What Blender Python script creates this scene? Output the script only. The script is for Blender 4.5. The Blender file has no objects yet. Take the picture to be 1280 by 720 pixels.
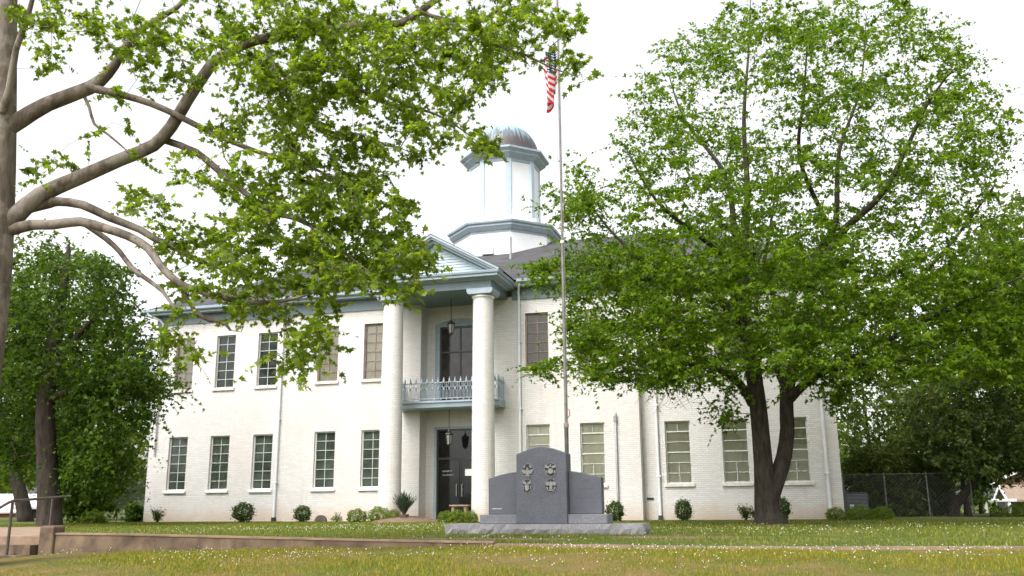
import bpy, bmesh, math, random
import numpy as np
from mathutils import Matrix, Vector
random.seed(7)
R = math.radians
scene = bpy.context.scene
col = scene.collection

# ------------------------------------------------------------------ camera
CAM = np.array([12.773, -35.926, 0.58]); YAW, PIT, ROL, F = R(-16.082), R(13.328), R(-0.474), 1147.46
fw = np.array([math.sin(YAW)*math.cos(PIT), math.cos(YAW)*math.cos(PIT), math.sin(PIT)])
_r = np.array([math.cos(YAW), -math.sin(YAW), 0.0]); _u = np.cross(_r, fw)
rt = _r*math.cos(ROL) + _u*math.sin(ROL); up = -_r*math.sin(ROL) + _u*math.cos(ROL)
cd = bpy.data.cameras.new('camera'); cam = bpy.data.objects.new('camera', cd); col.objects.link(cam)
cd.sensor_width = 36.0; cd.lens = F/1280*36.0; cd.clip_start = 0.1; cd.clip_end = 6000
M = Matrix.Identity(4)
for i in range(3):
    M[i][0] = rt[i]; M[i][1] = up[i]; M[i][2] = -fw[i]; M[i][3] = CAM[i]
cam.matrix_world = M
scene.camera = cam

# ------------------------------------------------------------------ sky, sun, exposure
SUN_EL, SUN_AZ = R(52), R(200)          # azimuth clockwise from +y (behind the viewer, a little to the left)
world = bpy.data.worlds.new("World"); scene.world = world; world.use_nodes = True
wn, wl = world.node_tree.nodes, world.node_tree.links
wn.clear()
sky = wn.new('ShaderNodeTexSky'); sky.sky_type = 'NISHITA'; sky.sun_disc = False
sky.sun_elevation = SUN_EL; sky.sun_rotation = SUN_AZ
sky.dust_density = 4.0; sky.air_density = 1.0; sky.ozone_density = 1.0
hs = wn.new('ShaderNodeHueSaturation'); hs.inputs['Saturation'].default_value = 0.10
bg = wn.new('ShaderNodeBackground'); bg.inputs['Strength'].default_value = 0.15
wo = wn.new('ShaderNodeOutputWorld')
wl.new(sky.outputs[0], hs.inputs['Color']); wl.new(hs.outputs[0], bg.inputs['Color']); wl.new(bg.outputs[0], wo.inputs['Surface'])
sd = bpy.data.lights.new('sun', 'SUN'); sd.energy = 0.85; sd.angle = R(22); sd.color = (1, 0.975, 0.94)
so = bpy.data.objects.new('sun', sd); col.objects.link(so)
sdir = Vector((math.sin(SUN_AZ)*math.cos(SUN_EL), math.cos(SUN_AZ)*math.cos(SUN_EL), math.sin(SUN_EL)))
so.rotation_euler = sdir.to_track_quat('Z', 'Y').to_euler(); so.location = (0, -60, 60)
vs = scene.view_settings
vs.view_transform = 'Standard'; vs.look = 'None'; vs.gamma = 1.0; vs.use_curve_mapping = False
vs.exposure = 1.40
scene.cycles.max_bounces = 8; scene.cycles.diffuse_bounces = 4; scene.cycles.transmission_bounces = 6; scene.cycles.transparent_max_bounces = 12

# ------------------------------------------------------------------ pixel -> place helpers (photo is 1280 x 720)
def ray(px, py): return fw + rt*(px-640)/F + up*(360-py)/F
def at_y(px, py, Y):
    d = ray(px, py); return CAM + d*((Y-CAM[1])/d[1])
def at_d(px, py, D):
    d = ray(px, py); return CAM + d*(D/math.hypot(d[0], d[1]))
def on_ground(px, D, z=0.0):
    d = ray(px, 648); s = D/math.hypot(d[0], d[1]); return np.array([CAM[0]+d[0]*s, CAM[1]+d[1]*s, z])

# ------------------------------------------------------------------ object helpers
def tag(o, label=None, cat=None, group=None, kind=None):
    if label: o['label'] = label
    if cat: o['category'] = cat
    if group: o['group'] = group
    if kind: o['kind'] = kind
    return o
def empty(name, loc=(0, 0, 0), rz=0.0, **k):
    o = bpy.data.objects.new(name, None); col.objects.link(o)
    o.location = Vector([float(c) for c in loc]); o.rotation_euler.z = rz; o.empty_display_size = 0.3
    return tag(o, **k)
def link(name, me, mat, parent=None):
    o = bpy.data.objects.new(name, me); col.objects.link(o)
    if mat is not None: me.materials.append(mat)
    if parent is not None:
        o.parent = parent
    return o
class MB:
    """Collects shapes into one mesh (coordinates local to the parent)."""
    def __init__(s): s.v = []; s.f = []; s.uv = None
    def add(s, vs_, fs):
        b = len(s.v); s.v += [tuple(float(c) for c in p) for p in vs_]; s.f += [tuple(i+b for i in f) for f in fs]; return s
    def box(s, x0, x1, y0, y1, z0, z1):
        return s.add([(x0,y0,z0),(x1,y0,z0),(x1,y1,z0),(x0,y1,z0),(x0,y0,z1),(x1,y0,z1),(x1,y1,z1),(x0,y1,z1)],
            [(3,2,1,0),(4,5,6,7),(0,1,5,4),(1,2,6,5),(2,3,7,6),(3,0,4,7)])
    def quad(s, a, b, c, d): return s.add([a,b,c,d], [(0,1,2,3)])
    def poly(s, pts): return s.add(pts, [tuple(range(len(pts)))])
    def prism_y(s, pts, y0, y1):      # pts (x,z) counter-clockwise seen from -y
        n = len(pts)
        return s.add([(x,y0,z) for x,z in pts]+[(x,y1,z) for x,z in pts],
            [tuple(range(n)), tuple(range(2*n-1,n-1,-1))]+[(i,i+n,(i+1)%n+n,(i+1)%n) for i in range(n)])
    def prism_x(s, pts, x0, x1):      # pts (y,z)
        n = len(pts)
        return s.add([(x0,y,z) for y,z in pts]+[(x1,y,z) for y,z in pts],
            [tuple(range(n-1,-1,-1)), tuple(range(n,2*n))]+[(i,(i+1)%n,(i+1)%n+n,i+n) for i in range(n)])
    def tube(s, pts, rad, n=8, cap=True):
        pts = [np.array(p, float) for p in pts]
        if np.isscalar(rad): rad = [rad]*len(pts)
        vs_, fs = [], []
        ref = None
        for i, p in enumerate(pts):
            t = pts[min(i+1,len(pts)-1)] - pts[max(i-1,0)]; t = t/(np.linalg.norm(t)+1e-9)
            if ref is None:
                ref = np.array([1.,0,0]) if abs(t[0]) < 0.8 else np.array([0,1.,0])
            a = ref - t*(ref@t); a /= np.linalg.norm(a)+1e-9; b = np.cross(t, a); ref = a
            for k in range(n):
                th = 2*math.pi*k/n; vs_.append(p + rad[i]*(a*math.cos(th)+b*math.sin(th)))
        for i in range(len(pts)-1):
            for k in range(n): fs.append((i*n+k, i*n+(k+1)%n, (i+1)*n+(k+1)%n, (i+1)*n+k))
        if cap:
            fs.append(tuple(range(n-1,-1,-1))); fs.append(tuple((len(pts)-1)*n+k for k in range(n)))
        return s.add(vs_, fs)
    def lathe(s, prof, cx=0, cy=0, n=24, rot=0.0, sq=1.0):   # prof (r,z) bottom to top
        vs_, fs = [], []
        for r_, z in prof:
            for k in range(n):
                th = rot+2*math.pi*k/n; vs_.append((cx+r_*math.cos(th), cy+r_*math.sin(th)*sq, z))
        for i in range(len(prof)-1):
            for k in range(n): fs.append((i*n+k, i*n+(k+1)%n, (i+1)*n+(k+1)%n, (i+1)*n+k))
        fs.append(tuple(range(n-1,-1,-1))); fs.append(tuple((len(prof)-1)*n+k for k in range(n)))
        return s.add(vs_, fs)
    def build(s, name, mat, parent=None, smooth=False, bevel=0.0, seg=2):
        me = bpy.data.meshes.new(name); me.from_pydata(s.v, [], s.f); me.update()
        if bevel > 0:
            bm = bmesh.new(); bm.from_mesh(me)
            bmesh.ops.bevel(bm, geom=[e for e in bm.edges if e.is_manifold and e.calc_face_angle(0) > 0.5], offset=bevel, segments=seg, affect='EDGES', profile=0.5)
            bm.to_mesh(me); bm.free()
        if smooth:
            me.polygons.foreach_set('use_smooth', [True]*len(me.polygons))
            if smooth == 'auto' : me.set_sharp_from_angle(angle=R(40))
        return link(name, me, mat, parent)

def np_mesh(name, verts, faces, mat, parent=None, smooth=False):
    """verts (V,3); faces (F,k) all the same size"""
    me = bpy.data.meshes.new(name); V = len(verts); Fn, k = faces.shape
    me.vertices.add(V); me.vertices.foreach_set('co', np.ascontiguousarray(verts, np.float32).ravel())
    me.loops.add(Fn*k); me.loops.foreach_set('vertex_index', np.ascontiguousarray(faces, np.int32).ravel())
    me.polygons.add(Fn); me.polygons.foreach_set('loop_start', np.arange(0, Fn*k, k, dtype=np.int32))
    if smooth: me.polygons.foreach_set('use_smooth', np.ones(Fn, bool))
    me.update(calc_edges=True); me.validate()
    return link(name, me, mat, parent)

# ------------------------------------------------------------------ materials
MATS = {}
def nt(name):
    m = bpy.data.materials.new(name); m.use_nodes = True; n = m.node_tree.nodes; l = m.node_tree.links
    n.clear(); out = n.new('ShaderNodeOutputMaterial'); p = n.new('ShaderNodeBsdfPrincipled'); l.new(p.outputs[0], out.inputs['Surface'])
    return m, n, l, p, out
def noise(n, l, scale, detail=4, rough=0.55, coord='Object', vec=None):
    t = n.new('ShaderNodeTexNoise'); t.inputs['Scale'].default_value = scale; t.inputs['Detail'].default_value = detail; t.inputs['Roughness'].default_value = rough
    if vec is None:
        tc = n.new('ShaderNodeTexCoord'); vec = tc.outputs[coord]
    l.new(vec, t.inputs['Vector']); return t
def ramp(n, l, fac, stops):
    r = n.new('ShaderNodeValToRGB'); e = r.color_ramp.elements
    while len(e) < len(stops): e.new(0.5)
    for i, (p, c) in enumerate(stops): e[i].position = p; e[i].color = (*c, 1) if len(c) == 3 else c
    l.new(fac, r.inputs['Fac']); return r
def mixc(n, l, fac, a, b, mode='MIX'):
    m = n.new('ShaderNodeMix'); m.data_type = 'RGBA'; m.blend_type = mode
    for sock, v in (('Factor', fac), ('A', a), ('B', b)):
        s = [i for i in m.inputs if i.name == sock and (i.type == 'RGBA' if sock != 'Factor' else i.type == 'VALUE')][0]
        if isinstance(v, bpy.types.NodeSocket): l.new(v, s)
        elif sock == 'Factor': s.default_value = v
        else: s.default_value = (*v, 1)
    return [o for o in m.outputs if o.type == 'RGBA'][0]
def math_(n, l, op, a, b=None):
    m = n.new('ShaderNodeMath'); m.operation = op
    for i, v in enumerate((a, b)):
        if v is None: continue
        if isinstance(v, bpy.types.NodeSocket): l.new(v, m.inputs[i])
        else: m.inputs[i].default_value = v
    return m.outputs[0]
def bump(n, l, p, h, strength=0.3, dist=0.02):
    b = n.new('ShaderNodeBump'); b.inputs['Strength'].default_value = strength; b.inputs['Distance'].default_value = dist
    l.new(h, b.inputs['Height']); l.new(b.outputs[0], p.inputs['Normal'])
def simple(name, c, rough=0.6, c2=None, scale=6, metal=0.0, bmp=0.0, spec=0.5, detail=5):
    m, n, l, p, o = nt(name)
    p.inputs['Roughness'].default_value = rough; p.inputs['Metallic'].default_value = metal; p.inputs['Specular IOR Level'].default_value = spec
    if c2 is None: c2 = tuple(x*0.8 for x in c)
    t = noise(n, l, scale, detail)
    r = ramp(n, l, t.outputs[0], [(0.3, c2), (0.7, c)])
    l.new(r.outputs[0], p.inputs['Base Color'])
    if bmp: bump(n, l, p, t.outputs[0], bmp, 0.03)
    return m

def brick_mat(name, uv=False, clay=1.0):
    m, n, l, p, o = nt(name)
    p.inputs['Roughness'].default_value = 0.62; p.inputs['Specular IOR Level'].default_value = 0.3
    tc = n.new('ShaderNodeTexCoord')
    sep = n.new('ShaderNodeSeparateXYZ'); l.new(tc.outputs['Object'], sep.inputs[0])
    comb = n.new('ShaderNodeCombineXYZ')
    if uv:
        l.new(tc.outputs['UV'], comb.inputs[0]); vec = tc.outputs['UV']
    else:
        l.new(math_(n, l, 'ADD', sep.outputs[0], sep.outputs[1]), comb.inputs[0]); l.new(sep.outputs[2], comb.inputs[1]); vec = comb.outputs[0]
    br = n.new('ShaderNodeTexBrick'); br.inputs['Scale'].default_value = 1.0
    br.inputs['Brick Width'].default_value = 0.215; br.inputs['Row Height'].default_value = 0.074
    br.inputs['Mortar Size'].default_value = 0.007; br.inputs['Mortar Smooth'].default_value = 0.5; br.inputs['Bias'].default_value = 0.0
    br.inputs['Color1'].default_value = (0.66, 0.645, 0.62, 1); br.inputs['Color2'].default_value = (0.595, 0.575, 0.55, 1); br.inputs['Mortar'].default_value = (0.47, 0.45, 0.425, 1)
    l.new(vec, br.inputs['Vector'])
    # patches where the paint has thinned (pinkish brick showing through), broad grime
    big = noise(n, l, 0.55, 6, 0.6); r1 = ramp(n, l, big.outputs[0], [(0.46, (0, 0, 0)), (0.72, (1, 1, 1))])
    c = mixc(n, l, math_(n, l, 'MULTIPLY', r1.outputs[0], 0.42), br.outputs['Color'], (0.60, 0.51, 0.455))
    fine = noise(n, l, 9, 5, 0.65); r2 = ramp(n, l, fine.outputs[0], [(0.60, (0, 0, 0)), (0.74, (1, 1, 1))])
    c = mixc(n, l, math_(n, l, 'MULTIPLY', r2.outputs[0], 0.36), c, (0.48, 0.42, 0.37))
    # vertical rain streaks
    mp = n.new('ShaderNodeMapping'); mp.inputs['Scale'].default_value = (2.2, 2.2, 0.12); l.new(tc.outputs['Object'], mp.inputs['Vector'])
    st = noise(n, l, 1.6, 5, 0.6, vec=mp.outputs[0]); r3 = ramp(n, l, st.outputs[0], [(0.54, (0, 0, 0)), (0.75, (1, 1, 1))])
    c = mixc(n, l, math_(n, l, 'MULTIPLY', r3.outputs[0], 0.42), c, (0.49, 0.45, 0.40))
    # red clay splashed on the foot of the wall
    nz = noise(n, l, 1.3, 5, 0.6)
    hgt = math_(n, l, 'ADD', sep.outputs[2], math_(n, l, 'MULTIPLY', nz.outputs[0], -1.1))
    r4 = ramp(n, l, math_(n, l, 'ADD', hgt, 0.6), [(0.0, (1, 1, 1)), (0.75, (0, 0, 0))])
    c = mixc(n, l, math_(n, l, 'MULTIPLY', r4.outputs[0], 0.65*clay), c, (0.52, 0.36, 0.24))
    l.new(c, p.inputs['Base Color'])
    h = math_(n, l, 'ADD', math_(n, l, 'MULTIPLY', br.outputs['Fac'], -1.0), math_(n, l, 'MULTIPLY', fine.outputs[0], 0.5))
    bump(n, l, p, h, 0.75, 0.012)
    return m

def leaf_mat(name, ca, cb, cc, trans=0.45, tcol=None, rough=0.5):
    m = bpy.data.materials.new(name); m.use_nodes = True; n = m.node_tree.nodes; l = m.node_tree.links; n.clear()
    out = n.new('ShaderNodeOutputMaterial'); g = n.new('ShaderNodeNewGeometry')
    r = ramp(n, l, g.outputs['Random Per Island'], [(0.0, ca), (0.55, cb), (1.0, cc)])
    p = n.new('ShaderNodeBsdfPrincipled'); p.inputs['Roughness'].default_value = rough; p.inputs['Specular IOR Level'].default_value = 0.22
    l.new(r.outputs[0], p.inputs['Base Color'])
    t = n.new('ShaderNodeBsdfTranslucent')
    tc = mixc(n, l, 1.0, r.outputs[0], tcol or (1.9, 2.0, 0.9), 'MULTIPLY'); l.new(tc, t.inputs['Color'])
    mx = n.new('ShaderNodeMixShader'); mx.inputs[0].default_value = trans
    l.new(p.outputs[0], mx.inputs[1]); l.new(t.outputs[0], mx.inputs[2]); l.new(mx.outputs[0], out.inputs['Surface'])
    return m

def bark_mat(name, a, b, sx=9, patch=None):
    m, n, l, p, o = nt(name); p.inputs['Roughness'].default_value = 0.9; p.inputs['Specular IOR Level'].default_value = 0.15
    tc = n.new('ShaderNodeTexCoord'); mp = n.new('ShaderNodeMapping'); mp.inputs['Scale'].default_value = (1, 1, 0.22); l.new(tc.outputs['Object'], mp.inputs['Vector'])
    t = noise(n, l, sx, 7, 0.7, vec=mp.outputs[0]); c = ramp(n, l, t.outputs[0], [(0.32, a), (0.62, b)]).outputs[0]
    if patch:
        t2 = noise(n, l, 2.2, 5, 0.6); r2 = ramp(n, l, t2.outputs[0], [(0.48, (0, 0, 0)), (0.56, (1, 1, 1))]); c = mixc(n, l, math_(n, l, 'MULTIPLY', r2.outputs[0], 0.7), c, patch)
    l.new(c, p.inputs['Base Color']); bump(n, l, p, t.outputs[0], 0.9, 0.05); return m

M_BRICK = brick_mat('painted_brick'); M_COLUMN = brick_mat('painted_brick_column', uv=True, clay=1.5)
def trim_mat(name, c, c2):
    return simple(name, c, 0.5, c2, 3.5, bmp=0.08)
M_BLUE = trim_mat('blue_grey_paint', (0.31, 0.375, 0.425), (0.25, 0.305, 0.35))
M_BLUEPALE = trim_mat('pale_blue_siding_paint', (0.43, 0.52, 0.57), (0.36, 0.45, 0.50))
M_BLUESHADE = trim_mat('shaded_blue_grey_paint', (0.15, 0.195, 0.21), (0.12, 0.16, 0.17))  # blue-grey trim darkened: shadow under the eaves put into the colour
M_WHITE = simple('white_paint', (0.80, 0.79, 0.77), 0.5, (0.70, 0.69, 0.66), 5)
M_CUPOLA = simple('white_cupola_paint', (0.74, 0.75, 0.76), 0.5, (0.68, 0.69, 0.70), 2)
M_MUNTIN = simple('muntin_paint', (0.55, 0.58, 0.53), 0.5, (0.42, 0.45, 0.40), 8)
M_RUST = simple('rusty_muntin', (0.30, 0.27, 0.23), 0.7, (0.24, 0.13, 0.08), 4)
M_SILL = simple('worn_sill', (0.72, 0.69, 0.64), 0.7, (0.50, 0.44, 0.38), 6, bmp=0.2)
M_ALU = simple('downspout_white_metal', (0.70, 0.71, 0.71), 0.45, (0.60, 0.61, 0.61), 3)
M_GREYMET = simple('grey_galvanised', (0.34, 0.34, 0.33), 0.5, (0.24, 0.24, 0.24), 5, metal=0.3)
M_IRON = simple('black_iron', (0.03, 0.03, 0.03), 0.5, (0.015, 0.015, 0.015), 8)
M_RAILIRON = trim_mat('railing_blue_grey_iron', (0.30, 0.35, 0.39), (0.23, 0.27, 0.30))
M_DARKFRAME = simple('bronze_door_frame', (0.02, 0.02, 0.02), 0.35, (0.012, 0.012, 0.012), 5)
M_PAPER = simple('paper', (0.80, 0.80, 0.78), 0.8, (0.74, 0.74, 0.72), 10)
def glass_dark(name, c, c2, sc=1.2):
    m = simple(name, c, 0.06, c2, sc, spec=0.38, bmp=0.06, detail=2); return m  # opaque pane; mottled base colour stands in for varied reflections
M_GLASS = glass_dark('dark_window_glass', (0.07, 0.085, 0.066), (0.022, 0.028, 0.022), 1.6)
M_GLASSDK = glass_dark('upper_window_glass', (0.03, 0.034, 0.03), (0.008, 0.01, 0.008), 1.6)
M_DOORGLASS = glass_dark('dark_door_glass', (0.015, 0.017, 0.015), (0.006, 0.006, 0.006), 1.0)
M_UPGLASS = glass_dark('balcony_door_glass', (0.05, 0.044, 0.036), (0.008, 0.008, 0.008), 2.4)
def clear_glass():
    m = bpy.data.materials.new('clear_window_glass'); m.use_nodes = True; n = m.node_tree.nodes; l = m.node_tree.links; n.clear()
    o = n.new('ShaderNodeOutputMaterial'); t = n.new('ShaderNodeBsdfTransparent'); t.inputs[0].default_value = (0.86, 0.88, 0.84, 1)
    g = n.new('ShaderNodeBsdfGlossy'); g.inputs['Roughness'].default_value = 0.06
    f = n.new('ShaderNodeFresnel'); f.inputs[0].default_value = 1.45; mx = n.new('ShaderNodeMixShader')
    l.new(f.outputs[0], mx.inputs[0]); l.new(t.outputs[0], mx.inputs[1]); l.new(g.outputs[0], mx.inputs[2]); l.new(mx.outputs[0], o.inputs[0]); return m
M_CLEAR = clear_glass()
def blind_mat(name, a, b):
    m, n, l, p, o = nt(name); p.inputs['Roughness'].default_value = 0.8
    tc = n.new('ShaderNodeTexCoord'); w = n.new('ShaderNodeTexWave'); w.bands_direction = 'Z'; w.inputs['Scale'].default_value = 3.2; w.inputs['Distortion'].default_value = 1.5; w.inputs['Detail'].default_value = 2
    l.new(tc.outputs['Object'], w.inputs['Vector']); t = noise(n, l, 1.4, 6, 0.65)
    f = math_(n, l, 'ADD', math_(n, l, 'MULTIPLY', w.outputs['Fac'], 0.16), math_(n, l, 'MULTIPLY', t.outputs[0], 0.84))
    r = ramp(n, l, f, [(0.25, b), (0.65, a)]); l.new(r.outputs[0], p.inputs['Base Color']); return m
M_BLIND = blind_mat('beige_blind', (0.74, 0.70, 0.58), (0.62, 0.58, 0.47))
M_BLIND_DK = blind_mat('brown_grey_blind', (0.21, 0.19, 0.16), (0.12, 0.11, 0.09))
M_BLIND_PINK = blind_mat('dusty_tan_blind', (0.66, 0.61, 0.53), (0.50, 0.455, 0.38))
M_CURTAIN = blind_mat('pale_green_curtain', (0.42, 0.48, 0.40), (0.22, 0.27, 0.21))

def shingle_mat(name, a, b):
    m, n, l, p, o = nt(name); p.inputs['Roughness'].default_value = 0.9; p.inputs['Specular IOR Level'].default_value = 0.2
    tc = n.new('ShaderNodeTexCoord'); mp = n.new('ShaderNodeMapping'); l.new(tc.outputs['UV'], mp.inputs['Vector'])
    br = n.new('ShaderNodeTexBrick'); br.inputs['Scale'].default_value = 1; br.inputs['Brick Width'].default_value = 0.33; br.inputs['Row Height'].default_value = 0.14
    br.inputs['Mortar Size'].default_value = 0.012; br.inputs['Color1'].default_value = (*a, 1); br.inputs['Color2'].default_value = (*b, 1); br.inputs['Mortar'].default_value = (*[x*0.55 for x in b], 1)
    l.new(mp.outputs[0], br.inputs['Vector'])
    t = noise(n, l, 0.8, 5, 0.6); r = ramp(n, l, t.outputs[0], [(0.3, (0.8, 0.8, 0.8)), (0.7, (1.15, 1.13, 1.15))])
    l.new(mixc(n, l, 1.0, br.outputs['Color'], r.outputs[0], 'MULTIPLY'), p.inputs['Base Color']); bump(n, l, p, br.outputs['Fac'], 0.3, -0.01); return m
M_SHINGLE = shingle_mat('purple_grey_shingles', (0.088, 0.087, 0.09), (0.064, 0.063, 0.066))
def dome_mat():
    m, n, l, p, o = nt('weathered_copper'); p.inputs['Roughness'].default_value = 0.45; p.inputs['Metallic'].default_value = 0.15
    tc = n.new('ShaderNodeTexCoord'); sep = n.new('ShaderNodeSeparateXYZ'); l.new(tc.outputs['Object'], sep.inputs[0])
    an = math_(n, l, 'ARCTAN2', math_(n, l, 'SUBTRACT', sep.outputs[1], 7.2), sep.outputs[0])
    cb = n.new('ShaderNodeCombineXYZ'); l.new(math_(n, l, 'MULTIPLY', an, 4.0), cb.inputs[0]); l.new(math_(n, l, 'MULTIPLY', sep.outputs[2], 0.35), cb.inputs[1])
    t = noise(n, l, 3.2, 6, 0.7, vec=cb.outputs[0])
    f = math_(n, l, 'ADD', math_(n, l, 'MULTIPLY', math_(n, l, 'SUBTRACT', sep.outputs[2], 18.0), 0.52), math_(n, l, 'MULTIPLY', math_(n, l, 'SUBTRACT', t.outputs[0], 0.5), 1.5))
    r = ramp(n, l, f, [(0.34, (0.07, 0.06, 0.062)), (0.55, (0.13, 0.165, 0.19)), (0.85, (0.34, 0.55, 0.62))]); l.new(r.outputs[0], p.inputs['Base Color']); return m
M_DOME = dome_mat()
def granite(name, a, b, c):
    m, n, l, p, o = nt(name); p.inputs['Roughness'].default_value = 0.55
    t = noise(n, l, 60, 3, 0.7); t2 = noise(n, l, 1.8, 5, 0.6)
    r = ramp(n, l, t.outputs[0], [(0.35, a), (0.5, b), (0.68, c)]); r2 = ramp(n, l, t2.outputs[0], [(0.3, (0.82, 0.82, 0.84)), (0.7, (1.12, 1.1, 1.1))])
    l.new(mixc(n, l, 1.0, r.outputs[0], r2.outputs[0], 'MULTIPLY'), p.inputs['Base Color']); bump(n, l, p, t.outputs[0], 0.15, 0.01); return m
M_GRANITE = granite('blue_grey_granite', (0.068, 0.072, 0.09), (0.105, 0.111, 0.133), (0.165, 0.172, 0.195))
M_GRANITE2 = granite('rough_granite', (0.15, 0.145, 0.15), (0.21, 0.205, 0.21), (0.31, 0.30, 0.30))
M_GRANITE3 = granite('plinth_granite', (0.13, 0.13, 0.145), (0.18, 0.18, 0.20), (0.26, 0.26, 0.28))
M_EMB = simple('carved_emblem_stone', (0.31, 0.305, 0.30), 0.8, (0.22, 0.215, 0.21), 30)
M_EMBDK = simple('carved_emblem_recess', (0.075, 0.075, 0.082), 0.9, (0.03, 0.03, 0.035), 30)
M_ENGRAVE = simple('engraved_stone', (0.10, 0.09, 0.10), 0.9, (0.085, 0.08, 0.09), 20)
M_CONC = simple('stained_concrete', (0.20, 0.135, 0.085), 0.9, (0.055, 0.036, 0.024), 3.2, bmp=0.5, detail=8)
M_CONCTOP = simple('sandy_concrete', (0.30, 0.205, 0.135), 0.9, (0.17, 0.115, 0.075), 3.5, bmp=0.3, detail=8)
M_SOIL = simple('red_clay_soil', (0.20, 0.13, 0.08), 0.95, (0.12, 0.075, 0.045), 5, bmp=0.6, detail=8)

# ------------------------------------------------------------------ ground
def sm(t): t = np.clip(t, 0, 1); return t*t*(3-2*t)
def zfront(x, y):        # bank in front of the kerb
    edge = np.interp(x, [-6, -0.6, 0, 2.5, 5.2, 8, 12, 18], [-0.34, -0.28, -0.20, -0.13, -0.08, -0.065, -0.075, -0.06])
    return edge - 0.22*sm((-21.5-y)/4.5)*np.clip((-21.5-y)/4.5, 0, 1) - 0.72*sm((-25.0-y)/8.0)
def zback(x, y):
    near = np.interp(x, [-6, 0, 2.5, 5.2, 8, 12, 18], [0.05, 0.085, 0.05, 0.012, -0.015, -0.04, -0.02])
    t = sm((-17.2-y)/4.2); return near*t + 0.0*(1-t)
def grass_mat(name, g1, g2, b1, b2, thr):
    m, n, l, p, o = nt(name); p.inputs['Roughness'].default_value = 0.95; p.inputs['Specular IOR Level'].default_value = 0.1
    t = noise(n, l, 0.45, 6, 0.6); t2 = noise(n, l, 16, 6, 0.75); t3 = noise(n, l, 1.6, 6, 0.65)
    green = ramp(n, l, t2.outputs[0], [(0.3, g1), (0.7, g2)]); brown = ramp(n, l, t2.outputs[0], [(0.3, b1), (0.7, b2)])
    f = math_(n, l, 'ADD', math_(n, l, 'MULTIPLY', t.outputs[0], 0.5), math_(n, l, 'MULTIPLY', t3.outputs[0], 0.5))
    r = ramp(n, l, f, [(thr-0.06, (0, 0, 0)), (thr+0.10, (1, 1, 1))])
    l.new(mixc(n, l, r.outputs[0], green.outputs[0], brown.outputs[0]), p.inputs['Base Color']); bump(n, l, p, t2.outputs[0], 0.8, 0.06); return m
M_LAWN = grass_mat('lawn_ground', (0.045, 0.075, 0.014), (0.10, 0.13, 0.03), (0.13, 0.115, 0.04), (0.20, 0.17, 0.07), 0.53)
M_BANK = grass_mat('bank_ground', (0.07, 0.085, 0.016), (0.13, 0.14, 0.032), (0.15, 0.105, 0.04), (0.23, 0.155, 0.07), 0.49)
def sheet(name, xs, ys, zf, mat):
    X, Y = np.meshgrid(xs, ys); Z = zf(X, Y); V = np.stack([X, Y, Z], -1).reshape(-1, 3); nx, ny = len(xs), len(ys)
    i = np.arange(nx*ny).reshape(ny, nx); Fc = np.stack([i[:-1, :-1], i[:-1, 1:], i[1:, 1:], i[1:, :-1]], -1).reshape(-1, 4)
    o = np_mesh(name, V, Fc, mat, smooth=True); tag(o, kind='structure'); return o
far = [-2500, -600, -200, -80, -45]; farp = [60, 100, 250, 700, 2500]
xs = np.array(far + list(np.arange(-34, 45, 0.5)) + farp, float)
def zb_(X, Y): 
    Z = zback(X, Y); return Z
sheet('lawn', xs, np.array(list(np.arange(-21.42, -14, 0.4)) + list(np.arange(-13.9, 2, 1.0)) + [5, 10, 20, 40, 80, 160, 400, 1000, 3000], float), zb_, M_LAWN)
sheet('bank', xs, np.array([-400, -120, -60] + list(np.arange(-45, -21.6, 0.5)) + [-21.56], float), zfront, M_BANK)

# low retaining wall that runs out into a kerb
rw = empty('retaining_wall', (0, -21.5, 0), label='low stained concrete retaining wall with square end pillar beside the steps', cat='wall')
m = MB(); tops = [(-0.075, 0.13, -0.5), (1.5, 0.115, -0.5), (3, 0.085, -0.5), (5.2, 0.045, -0.45), (6.7, 0.02, -0.45), (8.3, 0.0, -0.45)]
for (xa, ta, ba), (xb, tb, bb) in zip(tops[:-1], tops[1:]):
    m.add([(xa,-.08,ba),(xb,-.08,bb),(xb,.1,bb),(xa,.1,ba),(xa,-.08,ta),(xb,-.08,tb),(xb,.1,tb),(xa,.1,ta)], [(4,5,6,7),(0,1,5,4),(2,3,7,6)])
m.build('wall', M_CONC, rw)
m = MB()
for (xa, ta, _), (xb, tb, _) in zip(tops[:-1], tops[1:]):
    m.add([(xa,-.095,ta),(xb,-.095,tb),(xb,.115,tb),(xa,.115,ta),(xa,-.095,ta+.03),(xb,-.095,tb+.03),(xb,.115,tb+.03),(xa,.115,ta+.03)], [(4,5,6,7),(0,1,5,4),(2,3,7,6),(1,2,6,5),(0,3,2,1)])
m.build('coping', M_CONCTOP, rw)
MB().box(-0.40, -0.08, -0.14, 0.16, -0.6, 0.285).build('end_pillar', M_CONC, rw, bevel=0.035)
# flat concrete kerb continuing to the right
m = MB(); kx = np.arange(8.3, 40, 1.1); rk = np.random.default_rng(5)
for xa, xb in zip(kx[:-1], kx[1:]):
    za, zb = [float(np.interp(x_, [8.3, 12, 16, 18], [-0.012, -0.038, -0.02, -0.01])) for x_ in (xa, xb)]; j = rk.uniform(-.022, .006)
    m.add([(xa,-21.58+j,za-.3),(xb-.015,-21.58+j,zb-.3),(xb-.015,-21.43,zb-.3),(xa,-21.43,za-.3),(xa,-21.57+j,za+.008+j*.4),(xb-.015,-21.57+j,zb+.008+j*.4),(xb-.015,-21.43,zb+.008+j*.4),(xa,-21.43,za+.008+j*.4)], [(4,5,6,7),(0,1,5,4),(1,2,6,5),(2,3,7,6),(3,0,4,7)])
tag(m.build('kerb', simple('weathered_kerb', (.27,.185,.125), .9, (.15,.10,.065), 2.5, bmp=.4, detail=8)), kind='structure')
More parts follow.
